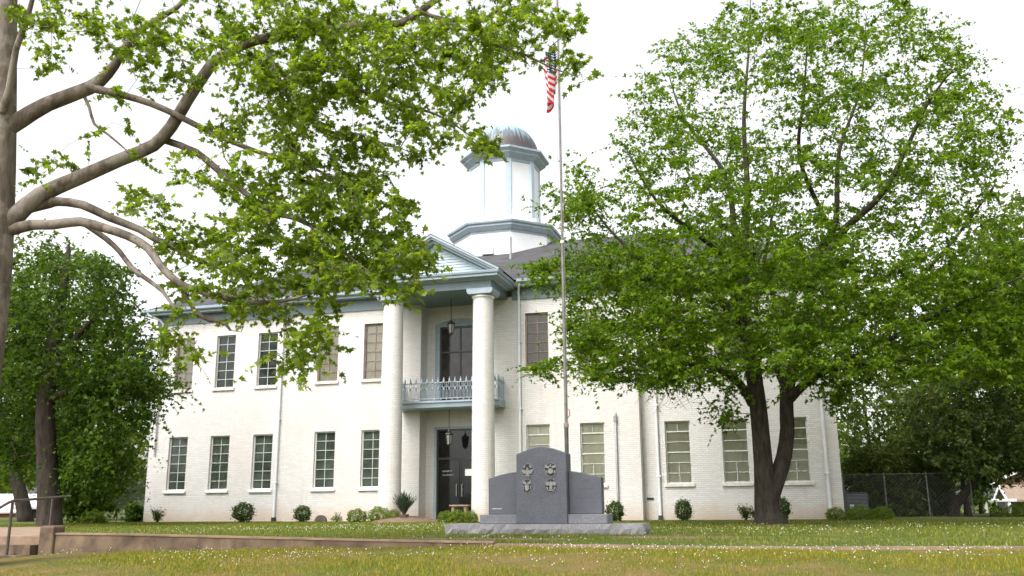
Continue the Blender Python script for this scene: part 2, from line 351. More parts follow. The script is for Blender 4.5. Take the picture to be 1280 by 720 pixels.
# walkway, steps, thin side path
m = MB(); q_ = [(-4.2,-21.45),(-.44,-21.45),(-7.2,-13.6),(-12,-14.5)]; m.add([(x,y,-.4) for x,y in q_]+[(x,y,.09) for x,y in q_], [(4,5,6,7),(0,1,5,4),(1,2,6,5),(2,3,7,6),(3,0,4,7)]); tag(m.build('walkway', M_CONCTOP), kind='structure')
m = MB()
for k in range(4): m.box(-4.2, -0.44, -21.45-0.32*(k+1), -21.452-0.32*k, -1.0, 0.12-0.17*(k+1))
tag(m.build('steps', M_CONC), kind='structure')
m = MB(); m.add([(-0.6,-20.6,.082),(1,-20.3,.064),(3,-19.6,.036),(4.4,-18.9,.016),(4.4,-18.65,.014),(3,-19.3,.033),(1,-20.0,.061),(-0.6,-20.3,.078)], [(0,1,6,7),(1,2,5,6),(2,3,4,5)])
tag(m.build('footpath', M_CONCTOP), kind='structure')
# bare soil patches: by the entrance and on the lawn by the monument
def soil_patch(name, cx, cy, rx, ry, h, zf):
    vs_, fs = [], []; nr, na = 6, 28; rg = random.Random(name+str(cx))
    wob = [1+rg.uniform(-.22, .22) for _ in range(na)]
    for i in range(nr+1):
        t = i/nr
        for k in range(na):
            a = 2*math.pi*k/na; w = 1+(wob[k]-1)*t; x = cx+rx*t*w*math.cos(a); y = cy+ry*t*w*math.sin(a)
            vs_.append((x, y, float(zf(x, y))+0.006+h*(1-t*t) - (0.02 if i == nr else 0)))
    for i in range(nr):
        for k in range(na): fs.append((i*na+k, i*na+(k+1)%na, (i+1)*na+(k+1)%na, (i+1)*na+k))
    o = MB().add(vs_, fs).build(name, M_SOIL, smooth=True); tag(o, kind='structure'); return o
soil_patch('bare_soil', -.95, -2.7, 1.25, 1.5, 0.22, zback)
soil_patch('bare_soil', 12.3, -8.9, .95, .8, .03, zback)
soil_patch('bare_soil', -11.4, -9.3, .9, .8, .03, zback)
soil_patch('bare_soil', 10.9, -18.5, 1.5, 0.5, 0.01, zback)
soil_patch('bare_soil', 7.4, -19.6, 2.2, 0.3, 0.008, zback)

# ------------------------------------------------------------------ grass and clover (nobody could count them)
rg = np.random.default_rng(11)
def blades(name, n, xr, yr, zf, h0, h1, w, mat, clump=0.0, pw=1.0):
    x = rg.uniform(*xr, n); y = yr[0]+(yr[1]-yr[0])*rg.uniform(0, 1, n)**pw
    # keep to what lies in the view, with a margin
    d = np.stack([x-CAM[0], y-CAM[1]], -1); az = np.degrees(np.arctan2(d[:, 0], d[:, 1])); k = (az > -52) & (az < 20)
    # patchy density
    f = np.sin(x*1.7+np.sin(y*2.3)*1.3)+np.sin(y*1.9+x*0.6)+np.sin(x*5.1-y*3.7)*0.6
    k &= rg.uniform(0, 1, n) < np.clip(0.75+0.22*f, 0.12, 1)
    k &= ~((x > -15) & (x < 15) & (y > -0.6)) & ~((x < -0.55-(y+21.45)*.84) & (y > -23) & (y < -13.5) & (x > -13)) & ~((x > 5.8) & (x < 10.1) & (y > -17.15) & (y < -16))
    x, y = x[k], y[k]; n = len(x); z = zf(x, y)-0.005
    h = rg.uniform(h0, h1, n)*np.clip(1+0.25*f[k], 0.5, 1.6); a = rg.uniform(0, 2*np.pi, n); ln = rg.uniform(0.1, 0.6, n)*h; la = rg.uniform(0, 2*np.pi, n)
    P = np.stack([x, y, z], -1); wv = np.stack([np.cos(a), np.sin(a), 0*a], -1)*w; lv = np.stack([np.cos(la)*ln, np.sin(la)*ln, h], -1)
    mid = P+lv*np.array([0.35, 0.35, 0.6]); V = np.stack([P-wv*.5, P+wv*.5, mid+wv*.35, mid-wv*.35, P+lv], 1).reshape(-1, 3)
    b = np.arange(n)[:, None]*5; Fc = np.concatenate([b+np.array([[0, 1, 2]]), b+np.array([[0, 2, 3]]), b+np.array([[3, 2, 4]])], 1).reshape(-1, 3)
    return tag(np_mesh(name, V, Fc, mat), kind='stuff')
M_GRASS = leaf_mat('grass_blades', (0.12, 0.15, 0.008), (0.20, 0.21, 0.014), (0.34, 0.25, 0.055), 0.35, (1.4, 1.5, 0.8))
M_GRASS2 = leaf_mat('grass_blades_far', (0.09, 0.13, 0.009), (0.15, 0.18, 0.018), (0.27, 0.245, 0.06), 0.35, (1.4, 1.5, 0.8))
tag(blades('bank_grass', 130000, (2, 20), (-30.5, -21.66), zfront, 0.02, 0.055, 0.010, M_GRASS, pw=1.0), 'short yellow green grass with dry patches on the bank in front of the kerb', 'grass')
tag(blades('lawn_grass', 110000, (-16, 24), (-21.38, -3), zback, 0.025, 0.065, 0.018, M_GRASS2), 'short green lawn grass between the kerb and the white building', 'grass')
def flowers(name, pts, zf, r0, r1):
    out, fc = [], []
    oc = np.array([(1,0,0),(-1,0,0),(0,1,0),(0,-1,0),(0,0,1),(0,0,-1)], float); of = np.array([(0,2,4),(2,1,4),(1,3,4),(3,0,4),(2,0,5),(1,2,5),(3,1,5),(0,3,5)])
    for i, (x, y) in enumerate(pts):
        z = float(zf(x, y))+rg.uniform(0.03, 0.09); out.append(oc*rg.uniform(r0, r1)+np.array([x, y, z])); fc.append(of+i*6)
    return tag(np_mesh(name, np.concatenate(out), np.concatenate(fc), M_FLOWER), kind='stuff')
M_FLOWER = simple('white_clover_heads', (0.62, 0.62, 0.52), 0.8, (0.48, 0.48, 0.36), 40)
def patch(n, cx, cy, sx, sy): return [(cx+rg.normal()*sx, cy+rg.normal()*sy) for _ in range(n)]
pt = []
for px, py, n, sx, sy in [(290,708,220,.8,.3),(230,700,90,.6,.3),(400,705,100,.7,.3),(90,695,50,.3,.25),(690,690,120,.9,.2),(760,692,140,1.0,.22),(850,690,160,.9,.2),(900,700,120,1.1,.4),(1010,695,90,1,.4),(1140,692,180,.8,.3),(1180,700,100,.8,.3),(640,705,120,1.2,.4),(770,712,100,1.2,.3),(560,700,70,1,.4)]:
    c = at_y(px, py, -21.8-(py-688)/32*3.4)
    pt += [q for q in patch(int(n*.36), c[0], c[1], sx, sy*1.3) if q[1] < -21.75]
tag(flowers('bank_clover', pt, zfront, 0.006, 0.0125), 'white clover flowers scattered over the bank in front of the kerb', 'flowers')
pt = []
for px, n, Y, sx, sy in [(450,170,-13,2,2.0),(520,160,-11,2,2),(580,90,-14,1.5,1.5),(330,80,-14,2,2),(1150,160,-12,3,2.5),(870,80,-14,2,2),(1000,70,-16,2,1.5),(250,50,-16,1.5,1.5),(640,40,-20.3,1,.3)]:
    c = at_y(px, 655, Y); pt += [q for q in patch(n, c[0], Y, sx, sy) if -21.2 < q[1] < -3]
tag(flowers('lawn_clover', pt, zback, 0.008, 0.015), 'white clover flowers scattered over the lawn near the building', 'flowers')

# ------------------------------------------------------------------ the courthouse
CH = empty('courthouse', (0, 0, 0), label='large white painted brick building with domed cupola, portico and two tall columns', cat='building')
XL = 14.78; XC = 7.6; EC = 0.46; WZ = 8.95
WX = {1: 3.573, 2: 5.746, 3: 8.975, 4: 11.112, 5: 13.253}; HW = 0.482; Z0, Z1 = 1.341, 3.691; U0, U1 = 5.823, 8.217
mw = MB()
def panel(x0, x1, z0, z1, y, ops, dep=0.17):
    xs_ = sorted({x0, x1, *[o[0] for o in ops], *[o[1] for o in ops]}); zs_ = sorted({z0, z1, *[o[2] for o in ops], *[o[3] for o in ops]})
    for xa, xb in zip(xs_[:-1], xs_[1:]):
        for za, zb in zip(zs_[:-1], zs_[1:]):
            cx, cz = (xa+xb)/2, (za+zb)/2
            if any(o[0] < cx < o[1] and o[2] < cz < o[3] for o in ops): continue
            mw.quad((xa,y,za),(xb,y,za),(xb,y,zb),(xa,y,zb))
    for a, b, c, d in ops:
        e = y+dep
        mw.quad((a,y,c),(a,y,d),(a,e,d),(a,e,c)); mw.quad((b,y,c),(b,e,c),(b,e,d),(b,y,d)); mw.quad((a,y,d),(b,y,d),(b,e,d),(a,e,d)); mw.quad((a,y,c),(a,e,c),(b,e,c),(b,y,c))
def wops(ids, s): return [(s*WX[i]-HW, s*WX[i]+HW, a, b) for i in ids for a, b in ((Z0, Z1), (U0, U1))]
for s in (-1, 1):
    x0, x1 = (-XL, -XC) if s < 0 else (XC, XL)
    panel(x0, x1, -0.6, WZ, 0, wops((3, 4, 5), s))
    x0, x1 = (-XC, -1.45) if s < 0 else (1.45, XC)
    panel(x0, x1, -0.6, WZ, -EC, wops((1, 2), s))
    xx = s*XC; mw.quad((xx,-EC,-.6),(xx,0,-.6),(xx,0,WZ),(xx,-EC,WZ))
    xx = s*1.45; mw.quad((xx,-EC,-.6),(xx,.3,-.6),(xx,.3,WZ),(xx,-EC,WZ))
    xx = s*XL; mw.quad((xx,0,-.6),(xx,14,-.6),(xx,14,WZ),(xx,0,WZ))
# entrance bay with door openings; the upper one has a segmental head
DW, DZ = 0.99, 3.69; UW, UZs, UZt = 1.09, 8.13, 8.36
panel(-1.45, 1.45, -0.6, 4.3, .3, [(-DW, DW, 0.0, DZ)], 0.14)
panel(-1.45, 1.45, 4.3, UZs, .3, [(-UW, UW, 4.62, UZs)], 0.14)
arc = [(-UW+2*UW*i/12, UZs+(UZt-UZs)*(1-((i-6)/6)**2)) for i in range(13)]
mw.poly([(-1.45,.3,UZs)]+[(x,.3,z) for x, z in arc]+[(1.45,.3,UZs),(1.45,.3,WZ),(-1.45,.3,WZ)])
for (xa, za), (xb, zb) in zip(arc[:-1], arc[1:]): mw.quad((xa,.3,za),(xb,.3,zb),(xb,.44,zb),(xa,.44,za))
mw.quad((-XL,14,-.6),(-XL,14,WZ),(XL,14,WZ),(XL,14,-.6))
mw.build('wall', M_BRICK, CH)

def window(x, y, z0, z1, style):
    """style: glazing behind the bars"""
    e = y+0.10; w = HW
    white = style in ('dark', 'curtain'); 
    fr = MB(); ft = 0.05
    fr.box(x-w, x-w+ft, e, e+.06, z0, z1); fr.box(x+w-ft, x+w, e, e+.06, z0, z1); fr.box(x-w+ft, x+w-ft, e, e+.06, z0, z0+ft); fr.box(x-w+ft, x+w-ft, e, e+.06, z1-ft, z1)
    fm = {'dark': M_WHITE, 'curtain': M_WHITE, 'dark_up': M_MUNTIN, 'beige': M_MUNTIN, 'rust': M_RUST, 'brown': M_RUST}[style]
    W = fr.build('window', fm, CH)
    bm_ = MB(); H = z1-z0
    t = 0.012 if style in ('dark', 'curtain', 'dark_up') else 0.012
    if style == 'beige':
        for k in range(1, 6): 
            tt = 0.024 if k in (3, 5) else 0.013
            bm_.box(x-w+ft, x+w-ft, e+.012, e+.04, z0+H*k/6-tt, z0+H*k/6+tt)
        for a, b in ((0, 1), (1, 2), (5, 6)): bm_.box(x-.012, x+.012, e+.018, e+.036, z0+H*a/6+.03, z0+H*b/6-.03)
    else:
        for k in range(1, 6): bm_.box(x-w+ft, x+w-ft, e+.012, e+.04, z0+H*k/6-t, z0+H*k/6+t)
        bm_.box(x-t, x+t, e+.018, e+.036, z0+ft, z1-ft)
    bm_.build('muntin_bars', {'rust': M_RUST, 'brown': M_RUST}.get(style, M_MUNTIN), W)
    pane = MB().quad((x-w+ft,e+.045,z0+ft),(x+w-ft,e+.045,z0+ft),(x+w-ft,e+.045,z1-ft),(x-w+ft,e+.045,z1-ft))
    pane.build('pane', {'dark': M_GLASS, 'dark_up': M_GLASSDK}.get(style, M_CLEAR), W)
    if style not in ('dark', 'dark_up'):
        bmat = {'beige': M_BLIND, 'rust': M_BLIND_PINK, 'brown': M_BLIND_DK, 'curtain': M_CURTAIN}[style]
        # cloth hung behind the glass, with gentle folds
        nx, nz = 9, 6; V = []; 
        for j in range(nz+1):
            for i in range(nx+1): V.append((x-w+.02+(2*w-.04)*i/nx, e+.085+.015*math.sin(i*1.9+x), z0+(z1-z0)*j/nz))
        MB().add(V, [(j*(nx+1)+i, j*(nx+1)+i+1, (j+1)*(nx+1)+i+1, (j+1)*(nx+1)+i) for j in range(nz) for i in range(nx)]).build('blind', bmat, W, smooth=True)
    sill = MB().box(x-w-.08, x+w+.08, y-.075, y+.10, z0-.125, z0-.003)
    sill.build('sill', M_WHITE if style in ('dark', 'curtain') else M_SILL, W, bevel=.012)
    return W
low = {(-5): 'dark', -4: 'curtain', -3: 'dark', -2: 'dark', -1: 'dark', 1: 'beige', 2: 'beige', 3: 'beige', 4: 'beige', 5: 'beige'}
upp = {-5: 'rust', -4: 'dark_up', -3: 'dark_up', -2: 'rust', -1: 'rust', 1: 'brown', 2: 'beige', 3: 'beige', 4: 'beige', 5: 'beige'}
for k in low:
    s = 1 if k > 0 else -1; y = -EC if abs(k) <= 2 else 0.0
    window(s*WX[abs(k)], y, Z0, Z1, low[k]); window(s*WX[abs(k)], y, U0, U1, upp[k])

# frieze, cornice / gutter, roof
EO = 0.55; EZ = 9.42
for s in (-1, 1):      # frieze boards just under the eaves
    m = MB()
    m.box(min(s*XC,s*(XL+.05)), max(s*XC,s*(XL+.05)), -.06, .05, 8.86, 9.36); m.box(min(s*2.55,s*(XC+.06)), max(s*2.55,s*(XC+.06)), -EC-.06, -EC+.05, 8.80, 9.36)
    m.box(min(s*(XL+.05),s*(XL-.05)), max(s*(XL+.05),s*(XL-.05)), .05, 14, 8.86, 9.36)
    m.build('frieze', M_BLUESHADE, CH)
def eave(x0, x1, yf, yb): m.box(x0, x1, yf, yb, 9.30, 9.42)
for s in (-1, 1):      # soffit + fascia
    m = MB()
    eave(min(s*(XC+EO),s*(XL+EO)), max(s*(XC+EO),s*(XL+EO)), -EO+.1, .06); eave(min(s*2.6,s*(XC+EO)), max(s*2.6,s*(XC+EO)), -EC-EO+.1, .05)
    eave(min(s*(XL-.1),s*(XL+EO)), max(s*(XL-.1),s*(XL+EO)), .063, 14.5)
    m.build('cornice', M_BLUE, CH)
for s in (-1, 1):      # gutters
    m = MB()
    for (xa, xb, yf) in ((XC+EO+.003, XL+EO+.1, -EO), (2.9, XC+EO, -EC-EO)):
        a, b = min(s*xa, s*xb), max(s*xa, s*xb)
        m.prism_x([(yf+.1,9.40),(yf+.1,9.55),(yf-.06,9.55),(yf-.05,9.44),(yf,9.40)], a, b)
    m.box(min(s*(XL+EO),s*(XL+EO+.1)), max(s*(XL+EO),s*(XL+EO+.1)), -EO+.11, 14.5, 9.405, 9.55)
    m.build('gutter', M_BLUE, CH)
def uvroof(name, polys, mat, parent):
    me = bpy.data.meshes.new(name); vs_, fs = [], []
    for p in polys: fs.append(tuple(range(len(vs_), len(vs_)+len(p)))); vs_ += p
    me.from_pydata(vs_, [], fs); uvl = me.uv_layers.new(name='UVMap'); me.update()
    for pl in me.polygons:
        nrm = pl.normal; h = Vector((0, 0, 1)).cross(nrm); h = h.normalized() if h.length > 1e-4 else Vector((1, 0, 0)); v = nrm.cross(h)
        for li in pl.loop_indices:
            c = me.vertices[me.loops[li].vertex_index].co; uvl.data[li].uv = (c.dot(h), c.dot(v))
    return link(name, me, mat, parent)
RZ, RY, RX = 13.2, 7.0, 10.2; x0, x1, y0, y1 = -XL-EO, XL+EO, -EO, 14+EO
roof = uvroof('roof', [
    [(x0,y0,EZ+.10),(x1,y0,EZ+.10),(RX,RY,RZ),(-RX,RY,RZ)], [(x1,y1,EZ+.10),(x0,y1,EZ+.10),(-RX,RY,RZ),(RX,RY,RZ)],
    [(x0,y1,EZ+.10),(x0,y0,EZ+.10),(-RX,RY,RZ)], [(x1,y0,EZ+.10),(x1,y1,EZ+.10),(RX,RY,RZ)],
    [(-XC-EO,-EC-EO,EZ+.105),(XC+EO,-EC-EO,EZ+.105),(XC-.4,RY-.05,RZ+.17),(-XC+.4,RY-.05,RZ+.17)],
    [(-XC-EO,-EC-EO,EZ+.10),(-XC+.4,RY-.05,RZ+.17),(-XC-EO,y0+.3,EZ+.24)], [(XC+EO,-EC-EO,EZ+.10),(XC+EO,y0+.3,EZ+.24),(XC-.4,RY-.05,RZ+.17)],
    [(-XC+.4,RY-.05,RZ+.17),(XC-.4,RY-.05,RZ+.17),(XC-.4,RY+1,RZ-.55),(-XC+.4,RY+1,RZ-.55)],
    ], M_SHINGLE, CH)
MB().tube([(1.35,3.5,11.6),(1.35,3.5,12.75)], .06, 10).build('vent_pipe', M_GREYMET, roof)
v = at_y(611, 311, 4.9); MB().box(v[0]-.28, v[0]+.28, 4.6, 5.1, v[2]-.35, v[2]+.06).build('roof_vent', M_WHITE, roof, bevel=.03)

# portico
CX, CY = 1.905, -2.34
def column(s):
    n = 40; prof = [(0.455, -.3), (0.455, 0.12), (0.445, 1.2), (0.435, 3.5), (0.42, 6), (0.40, 8.2), (0.40, 8.62)]
    me = bpy.data.meshes.new('column'); vs_, fs = [], []
    for r_, z in prof:
        for k in range(n+1): th = 2*math.pi*k/n; vs_.append((s*CX+r_*math.cos(th), CY+r_*math.sin(th), z))
    for i in range(len(prof)-1):
        for k in range(n): fs.append((i*(n+1)+k, i*(n+1)+k+1, (i+1)*(n+1)+k+1, (i+1)*(n+1)+k))
    me.from_pydata(vs_, [], fs); uvl = me.uv_layers.new(name='UVMap')
    for lp in me.loops:
        i, k = divmod(lp.vertex_index, n+1); uvl.data[lp.index].uv = (k/n*2*math.pi*0.43, prof[i][1])
    me.polygons.foreach_set('use_smooth', [True]*len(me.polygons)); me.update()
    c = link('column', me, M_COLUMN, CH)
    MB().lathe([(0.402, 8.50), (0.45, 8.53), (0.45, 8.56), (0.41, 8.60)], s*CX, CY, 32).build('necking', M_WHITE, c, smooth=True)
    cp = MB(); cp.prism_y([(s*CX-.46, 8.622), (s*CX+.46, 8.622), (s*CX+.53, 8.72), (s*CX+.53, 8.84), (s*CX-.53, 8.84), (s*CX-.53, 8.72)], CY-.50, CY+.50)
    cp.build('capital', M_BLUE, c, bevel=.012)
for s in (-1, 1): column(s)
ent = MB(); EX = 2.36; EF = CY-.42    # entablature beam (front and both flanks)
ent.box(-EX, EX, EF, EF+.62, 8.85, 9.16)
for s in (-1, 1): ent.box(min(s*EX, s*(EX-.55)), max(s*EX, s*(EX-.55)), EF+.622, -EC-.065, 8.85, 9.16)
E_ = ent.build('entablature', M_BLUESHADE, CH)
MB().box(-EX+.553, EX-.553, EF+.623, .298, 8.90, 9.0).build('porch_ceiling', M_BLUESHADE, CH)
# cornice as a moulded ring that widens upward
def ring(prof, z_list, name, mat, parent):
    m = MB(); loops = []
    for off, z in zip(prof, z_list):
        loops.append([(-EX-off, -EC+.02, z), (-EX-off, EF-off, z), (EX+off, EF-off, z), (EX+off, -EC+.02, z)])
    V = [p for lp in loops for p in lp]; fs = []
    for i in range(len(loops)-1):
        for k in range(3): fs.append((i*4+k, i*4+k+1, (i+1)*4+k+1, (i+1)*4+k))
    fs.append(tuple((len(loops)-1)*4+k for k in range(4)))
    return m.add(V, fs).build(name, mat, parent)
ring([0.0, .06, .10, .36, .36, .42, .44, .44], [9.155, 9.16, 9.20, 9.25, 9.34, 9.36, 9.43, 9.455], 'cornice', M_BLUE, E_)
GX = EX+.44; GF = EF-.44; AP = 11.02
ped = MB(); ped.prism_y([(-GX+.45, 9.457), (GX-.45, 9.457), (0, AP-.26)], EF+.05, EF+.15)
PED = ped.build('pediment', M_BLUEPALE, CH)
sid = MB(); z = 9.53
while z < AP-.35:
    hw_ = (GX-.45)*(AP-.27-z)/(AP-.26-9.457)
    sid.add([(-hw_, EF+.047, z), (hw_, EF+.047, z), (hw_, EF+.022, z-.10), (-hw_, EF+.022, z-.10)], [(3, 2, 1, 0)]); z += .115
sid.build('siding', M_BLUEPALE, PED)
rk_ = MB()
for s in (-1, 1):
    p0, p1 = np.array([s*GX, 9.46]), np.array([0, AP]); d = (p1-p0)/np.linalg.norm(p1-p0); nn = np.array([-d[1], d[0]])*(1 if s < 0 else -1)
    for (o0, o1, yf) in ((-.20, -.10, GF+.22), (-.10, -.03, GF+.06), (-.03, .05, GF)):
        a, b, c, e = p0+nn*o0, p1+nn*o0, p1+nn*o1, p0+nn*o1
        b = b.copy(); c = c.copy(); 
        b[1] += -b[0]*d[1]/d[0]; c[1] += -c[0]*d[1]/d[0]; b[0] = c[0] = 0
        pts = [tuple(a), tuple(b), tuple(c), tuple(e)]
        if s > 0: pts = pts[::-1]
        rk_.prism_y(pts, yf, EF+.16)
rk_.build('raking_cornice', M_BLUE, PED)
uvroof('portico_roof', [[(-GX-.04, GF-.02, 9.50), (0, GF-.02, AP+.09), (0, 3.2, AP+.09), (-GX-.04, 0, 9.50)][::-1], [(GX+.04, GF-.02, 9.50), (0, GF-.02, AP+.09), (0, 3.2, AP+.09), (GX+.04, 0, 9.50)]], M_SHINGLE, CH)

# entrance doors
D = MB(); D.box(-DW, -DW+.07, .36, .46, 0, DZ); D.box(DW-.07, DW, .36, .46, 0, DZ); D.box(-DW+.07, DW-.07, .36, .46, DZ-.06, DZ); D.box(-DW+.07, DW-.07, .36, .46, 2.45, 2.53)
DOOR = D.build('entrance_door', M_DARKFRAME, CH)
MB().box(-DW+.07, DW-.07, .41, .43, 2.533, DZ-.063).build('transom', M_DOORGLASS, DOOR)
for s in (-1, 1):
    a, b = (-DW+.072, -.008) if s < 0 else (.008, DW-.072)
    L = MB(); L.box(a, a+.06, .385, .43, .02, 2.447); L.box(b-.06, b, .385, .43, .02, 2.447); L.box(a+.06, b-.06, .385, .43, .02, .22); L.box(a+.06, b-.06, .385, .43, 2.38, 2.447)
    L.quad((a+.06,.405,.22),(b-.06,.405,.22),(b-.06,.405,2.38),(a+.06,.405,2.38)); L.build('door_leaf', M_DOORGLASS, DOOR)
    MB().tube([(s*.12,.385,.95),(s*.12,.33,.98),(s*.12,.33,1.42),(s*.12,.385,1.45)], .016, 8).build('handle', M_GREYMET, DOOR)
MB().box(.24, .58, .378, .384, 1.78, 2.05).build('notice', M_PAPER, DOOR)
M_LETTER = simple('pale_lettering', (.35, .35, .35), .7, (.22, .22, .22), 20); rr = random.Random(3)      # two short lines of pale lettering, too small to read in the photo
for z, n in ((1.98, 7), (1.82, 8)):
    sg = MB()
    for k in range(n): sg.box(-.74+k*.062, -.74+k*.062+.04, .380, .383, z-.03+rr.uniform(0, .02), z+.03-rr.uniform(0, .015))
    sg.build('lettering', M_LETTER, DOOR)
MB().box(-DW-.12, DW+.12, -.2, .355, -.2, .03).build('threshold', M_SILL, CH, bevel=.01)
# casing round lower opening
m = MB(); m.box(-DW-.10, -DW-.002, .27, .33, 0, DZ+.10); m.box(DW+.002, DW+.10, .27, .33, 0, DZ+.10); m.box(-DW-.002, DW+.002, .27, .33, DZ+.002, DZ+.10); m.build('door_casing', M_BLUE, CH)

# balcony door with segmental head
m = MB(); m.box(-UW+.003, -.90, .33, .44, 4.72, UZs-.1); m.box(.90, UW-.003, .33, .44, 4.72, UZs-.1)
hd = [(-UW+.003, UZs-.1), (UW-.003, UZs-.1)]+[(x*.997, z-.003) for x, z in reversed(arc)]
m.prism_y(hd, .33, .44); BD = m.build('balcony_door', M_BLUE, CH)
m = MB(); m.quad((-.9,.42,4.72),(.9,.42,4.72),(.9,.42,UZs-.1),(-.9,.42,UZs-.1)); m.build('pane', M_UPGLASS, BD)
m = MB(); m.box(-.9, -.83, .37, .415, 4.72, UZs-.1); m.box(.83, .9, .37, .415, 4.72, UZs-.1); m.box(-.83, .83, .37, .415, UZs-.17, UZs-.1); m.box(-.03, .03, .37, .415, 4.72, UZs-.17); m.box(-.83, -.03, .37, .415, 6.9, 6.96); m.box(.03, .83, .37, .415, 6.9, 6.96)
m.build('sash_frame', M_DARKFRAME, BD)
# balcony
BX, BF = 2.22, -1.25
m = MB(); m.prism_x([(-EC-.002,4.40),(-EC-.002,4.70),(BF-.06,4.70),(BF-.06,4.63),(BF-.01,4.60),(BF+.02,4.44),(BF+.10,4.40)], -BX, BX)
m.box(-1.445, 1.445, -EC, .298, 4.45, 4.70)
BAL = m.build('balcony', M_BLUE, CH)
rl = MB()
def rail_run(p0, p1):
    p0, p1 = np.array(p0, float), np.array(p1, float); Lr = np.linalg.norm(p1-p0); d = (p1-p0)/Lr; n = max(2, round(Lr/.235)); w = Lr/n
    rl.tube([p0+[0,0,.73], p1+[0,0,.73]], .022, 6); rl.tube([p0+[0,0,.09], p1+[0,0,.09]], .018, 6); rl.tube([p0+[0,0,.56], p1+[0,0,.56]], .008, 5)
    for k in range(n):
        c = p0+d*(k+.5)*w; up_ = np.array([0, 0, 1.])
        for s in (-.28, .28):                                       # paired bars bowed into an oval near the top
            rl.tube([c+d*s*w*.9+up_*.09, c+d*s*w*.9+up_*.40, c+d*s*w*.35+up_*.47, c+d*s*w*.95+up_*.60, c+d*s*w*.4+up_*.73], .0125, 5)
        rl.tube([c+up_*.09, c+up_*.42], .011, 5)
        rl.tube([c+up_*.40, c+up_*.47, c+up_*.54], [.012, .03, .012], 6)
        rl.tube([c+up_*.73, c+up_*.79, c+up_*.86, c+up_*.96], [.055, .045, .03, .004], 6)        # finial
        for s in (-.5,):
            rl.tube([c+d*s*w+up_*.03, c+d*s*w+up_*.09, c+d*s*w+up_*.73], [.03, .012, .012], 5)
    for p in (p0, p1): rl.tube([p, p+[0,0,.80], p+[0,0,.98]], [.025, .025, .006], 6)
rail_run((-BX+.06, BF, 4.70), (BX-.06, BF, 4.70)); rail_run((-BX+.06, BF+.02, 4.70), (-BX+.06, -EC-.01, 4.70)); rail_run((BX-.06, BF+.02, 4.70), (BX-.06, -EC-.01, 4.70))
rl.build('railing', M_RAILIRON, BAL)

# cupola
CUY = 7.2; ROT = R(22.5)
CU = MB().lathe([(2.62, 10.9), (2.62, 13.52)], 0, CUY, 8, ROT).build('cupola', M_CUPOLA, CH)
MB().lathe([(2.63, 13.42), (2.66, 13.52), (2.72, 13.56), (2.86, 13.74), (2.86, 13.82), (2.95, 13.88), (2.97, 13.97), (2.8, 14.0)], 0, CUY, 8, ROT).build('base_cornice', M_BLUE, CU)
MB().lathe([(2.79, 14.003), (2.05, 14.22), (1.95, 14.25), (1.95, 14.5), (1.80, 14.53), (1.80, 17.5)], 0, CUY, 8, ROT).build('lantern_wall', M_CUPOLA, CU)
for k in range(8):
    th = ROT+2*math.pi*k/8; px_, py_ = 1.80*math.cos(th), CUY+1.80*math.sin(th); t = np.array([-math.sin(th), math.cos(th)]); o_ = np.array([math.cos(th), math.sin(th)])
    q = [(px_+t[0]*a+o_[0]*b, py_+t[1]*a+o_[1]*b) for a, b in ((-.17, -.10), (-.12, .03), (.12, .03), (.17, -.10))]
    MB().add([(x, y, 14.55) for x, y in q]+[(x, y, 17.497) for x, y in q], [(0,1,5,4),(1,2,6,5),(2,3,7,6),(4,5,6,7),(3,2,1,0)]).build('pilaster', simple('pilaster_pale_paint', (.42,.51,.58), .5, (.35,.44,.50), 3) if k == 0 else bpy.data.materials['pilaster_pale_paint'], CU)
MB().lathe([(1.83, 17.38), (1.86, 17.52), (1.92, 17.56), (2.16, 17.74), (2.16, 17.80), (2.28, 17.90), (2.34, 17.92), (2.34, 18.02), (1.9, 18.10)], 0, CUY, 8, ROT).build('cornice', M_BLUE, CU)
prof = [(1.80, 18.0), (1.80, 18.14)]+[(1.78*math.cos(a), 18.14+1.80*math.sin(a)) for a in np.linspace(.04, 1.52, 14)]+[(.02, 19.95)]
MB().lathe(prof, 0, CUY, 48).build('dome', M_DOME, CU, smooth=True)

# downspouts and conduit
def downspout(x, y, z0, z1, elbow=None, name='downspout', mat=M_ALU, r=.055):
    pts = [(x, y-.10, z0+.0), (x, y-.09, z0+.35), (x, y-.09, z1-.6), (x, y-.09, z1-.45)]
    if elbow: pts += [(x, y-.16, z1-.3), (elbow[0], elbow[1], z1-.05), (elbow[0], elbow[1], z1+.06)]
    d = MB().tube(pts, r, 10).build(name, mat, CH, smooth='auto')
    if elbow:
        MB().box(x-.075, x+.075, y-.17, y-.02, z0-.02, z0+.17).build('drain_boot', M_IRON, d)
        for zz in (1.6, 4.3, 7.0): MB().box(x-.085, x+.085, y-.155, y-.003, zz, zz+.05).build('strap', mat, d)
downspout(-8.2, 0, 0.0, 9.38, (-8.05, -.42)); downspout(8.2, 0, 0.0, 9.38, (8.05, -.42))
downspout(2.86, -EC, 0.0, 9.38, (2.98, -EC-.45)); downspout(14.30, 0, 0.0, 9.38, (14.4, -.45))
downspout(-14.45, 0, 3.0, 9.38, None, 'downspout'); 
MB().tube([(-14.45,-.09,8.9),(-14.6,-.2,9.1),(-15.0,-.5,9.3),(-15.05,-.52,9.42)], .055, 10).build('downspout', M_ALU, CH, smooth='auto')
MB().tube([(6.68,-EC-.06,.0),(6.68,-EC-.06,3.98),(6.68,-EC-.0,4.02)], .045, 10).build('conduit', M_GREYMET, CH, smooth='auto')
MB().tube([(6.68,-EC-.06,3.70),(6.68,-EC-.06,3.92)], .075, 10).build('conduit_cap', M_GREYMET, CH)
v = at_y(813, 623, 0); MB().box(v[0]-.13, v[0]+.13, -.03, .0, v[2]-.05, v[2]+.03).build('wall_vent', M_IRON, CH)
v = at_y(402, 646, -EC)
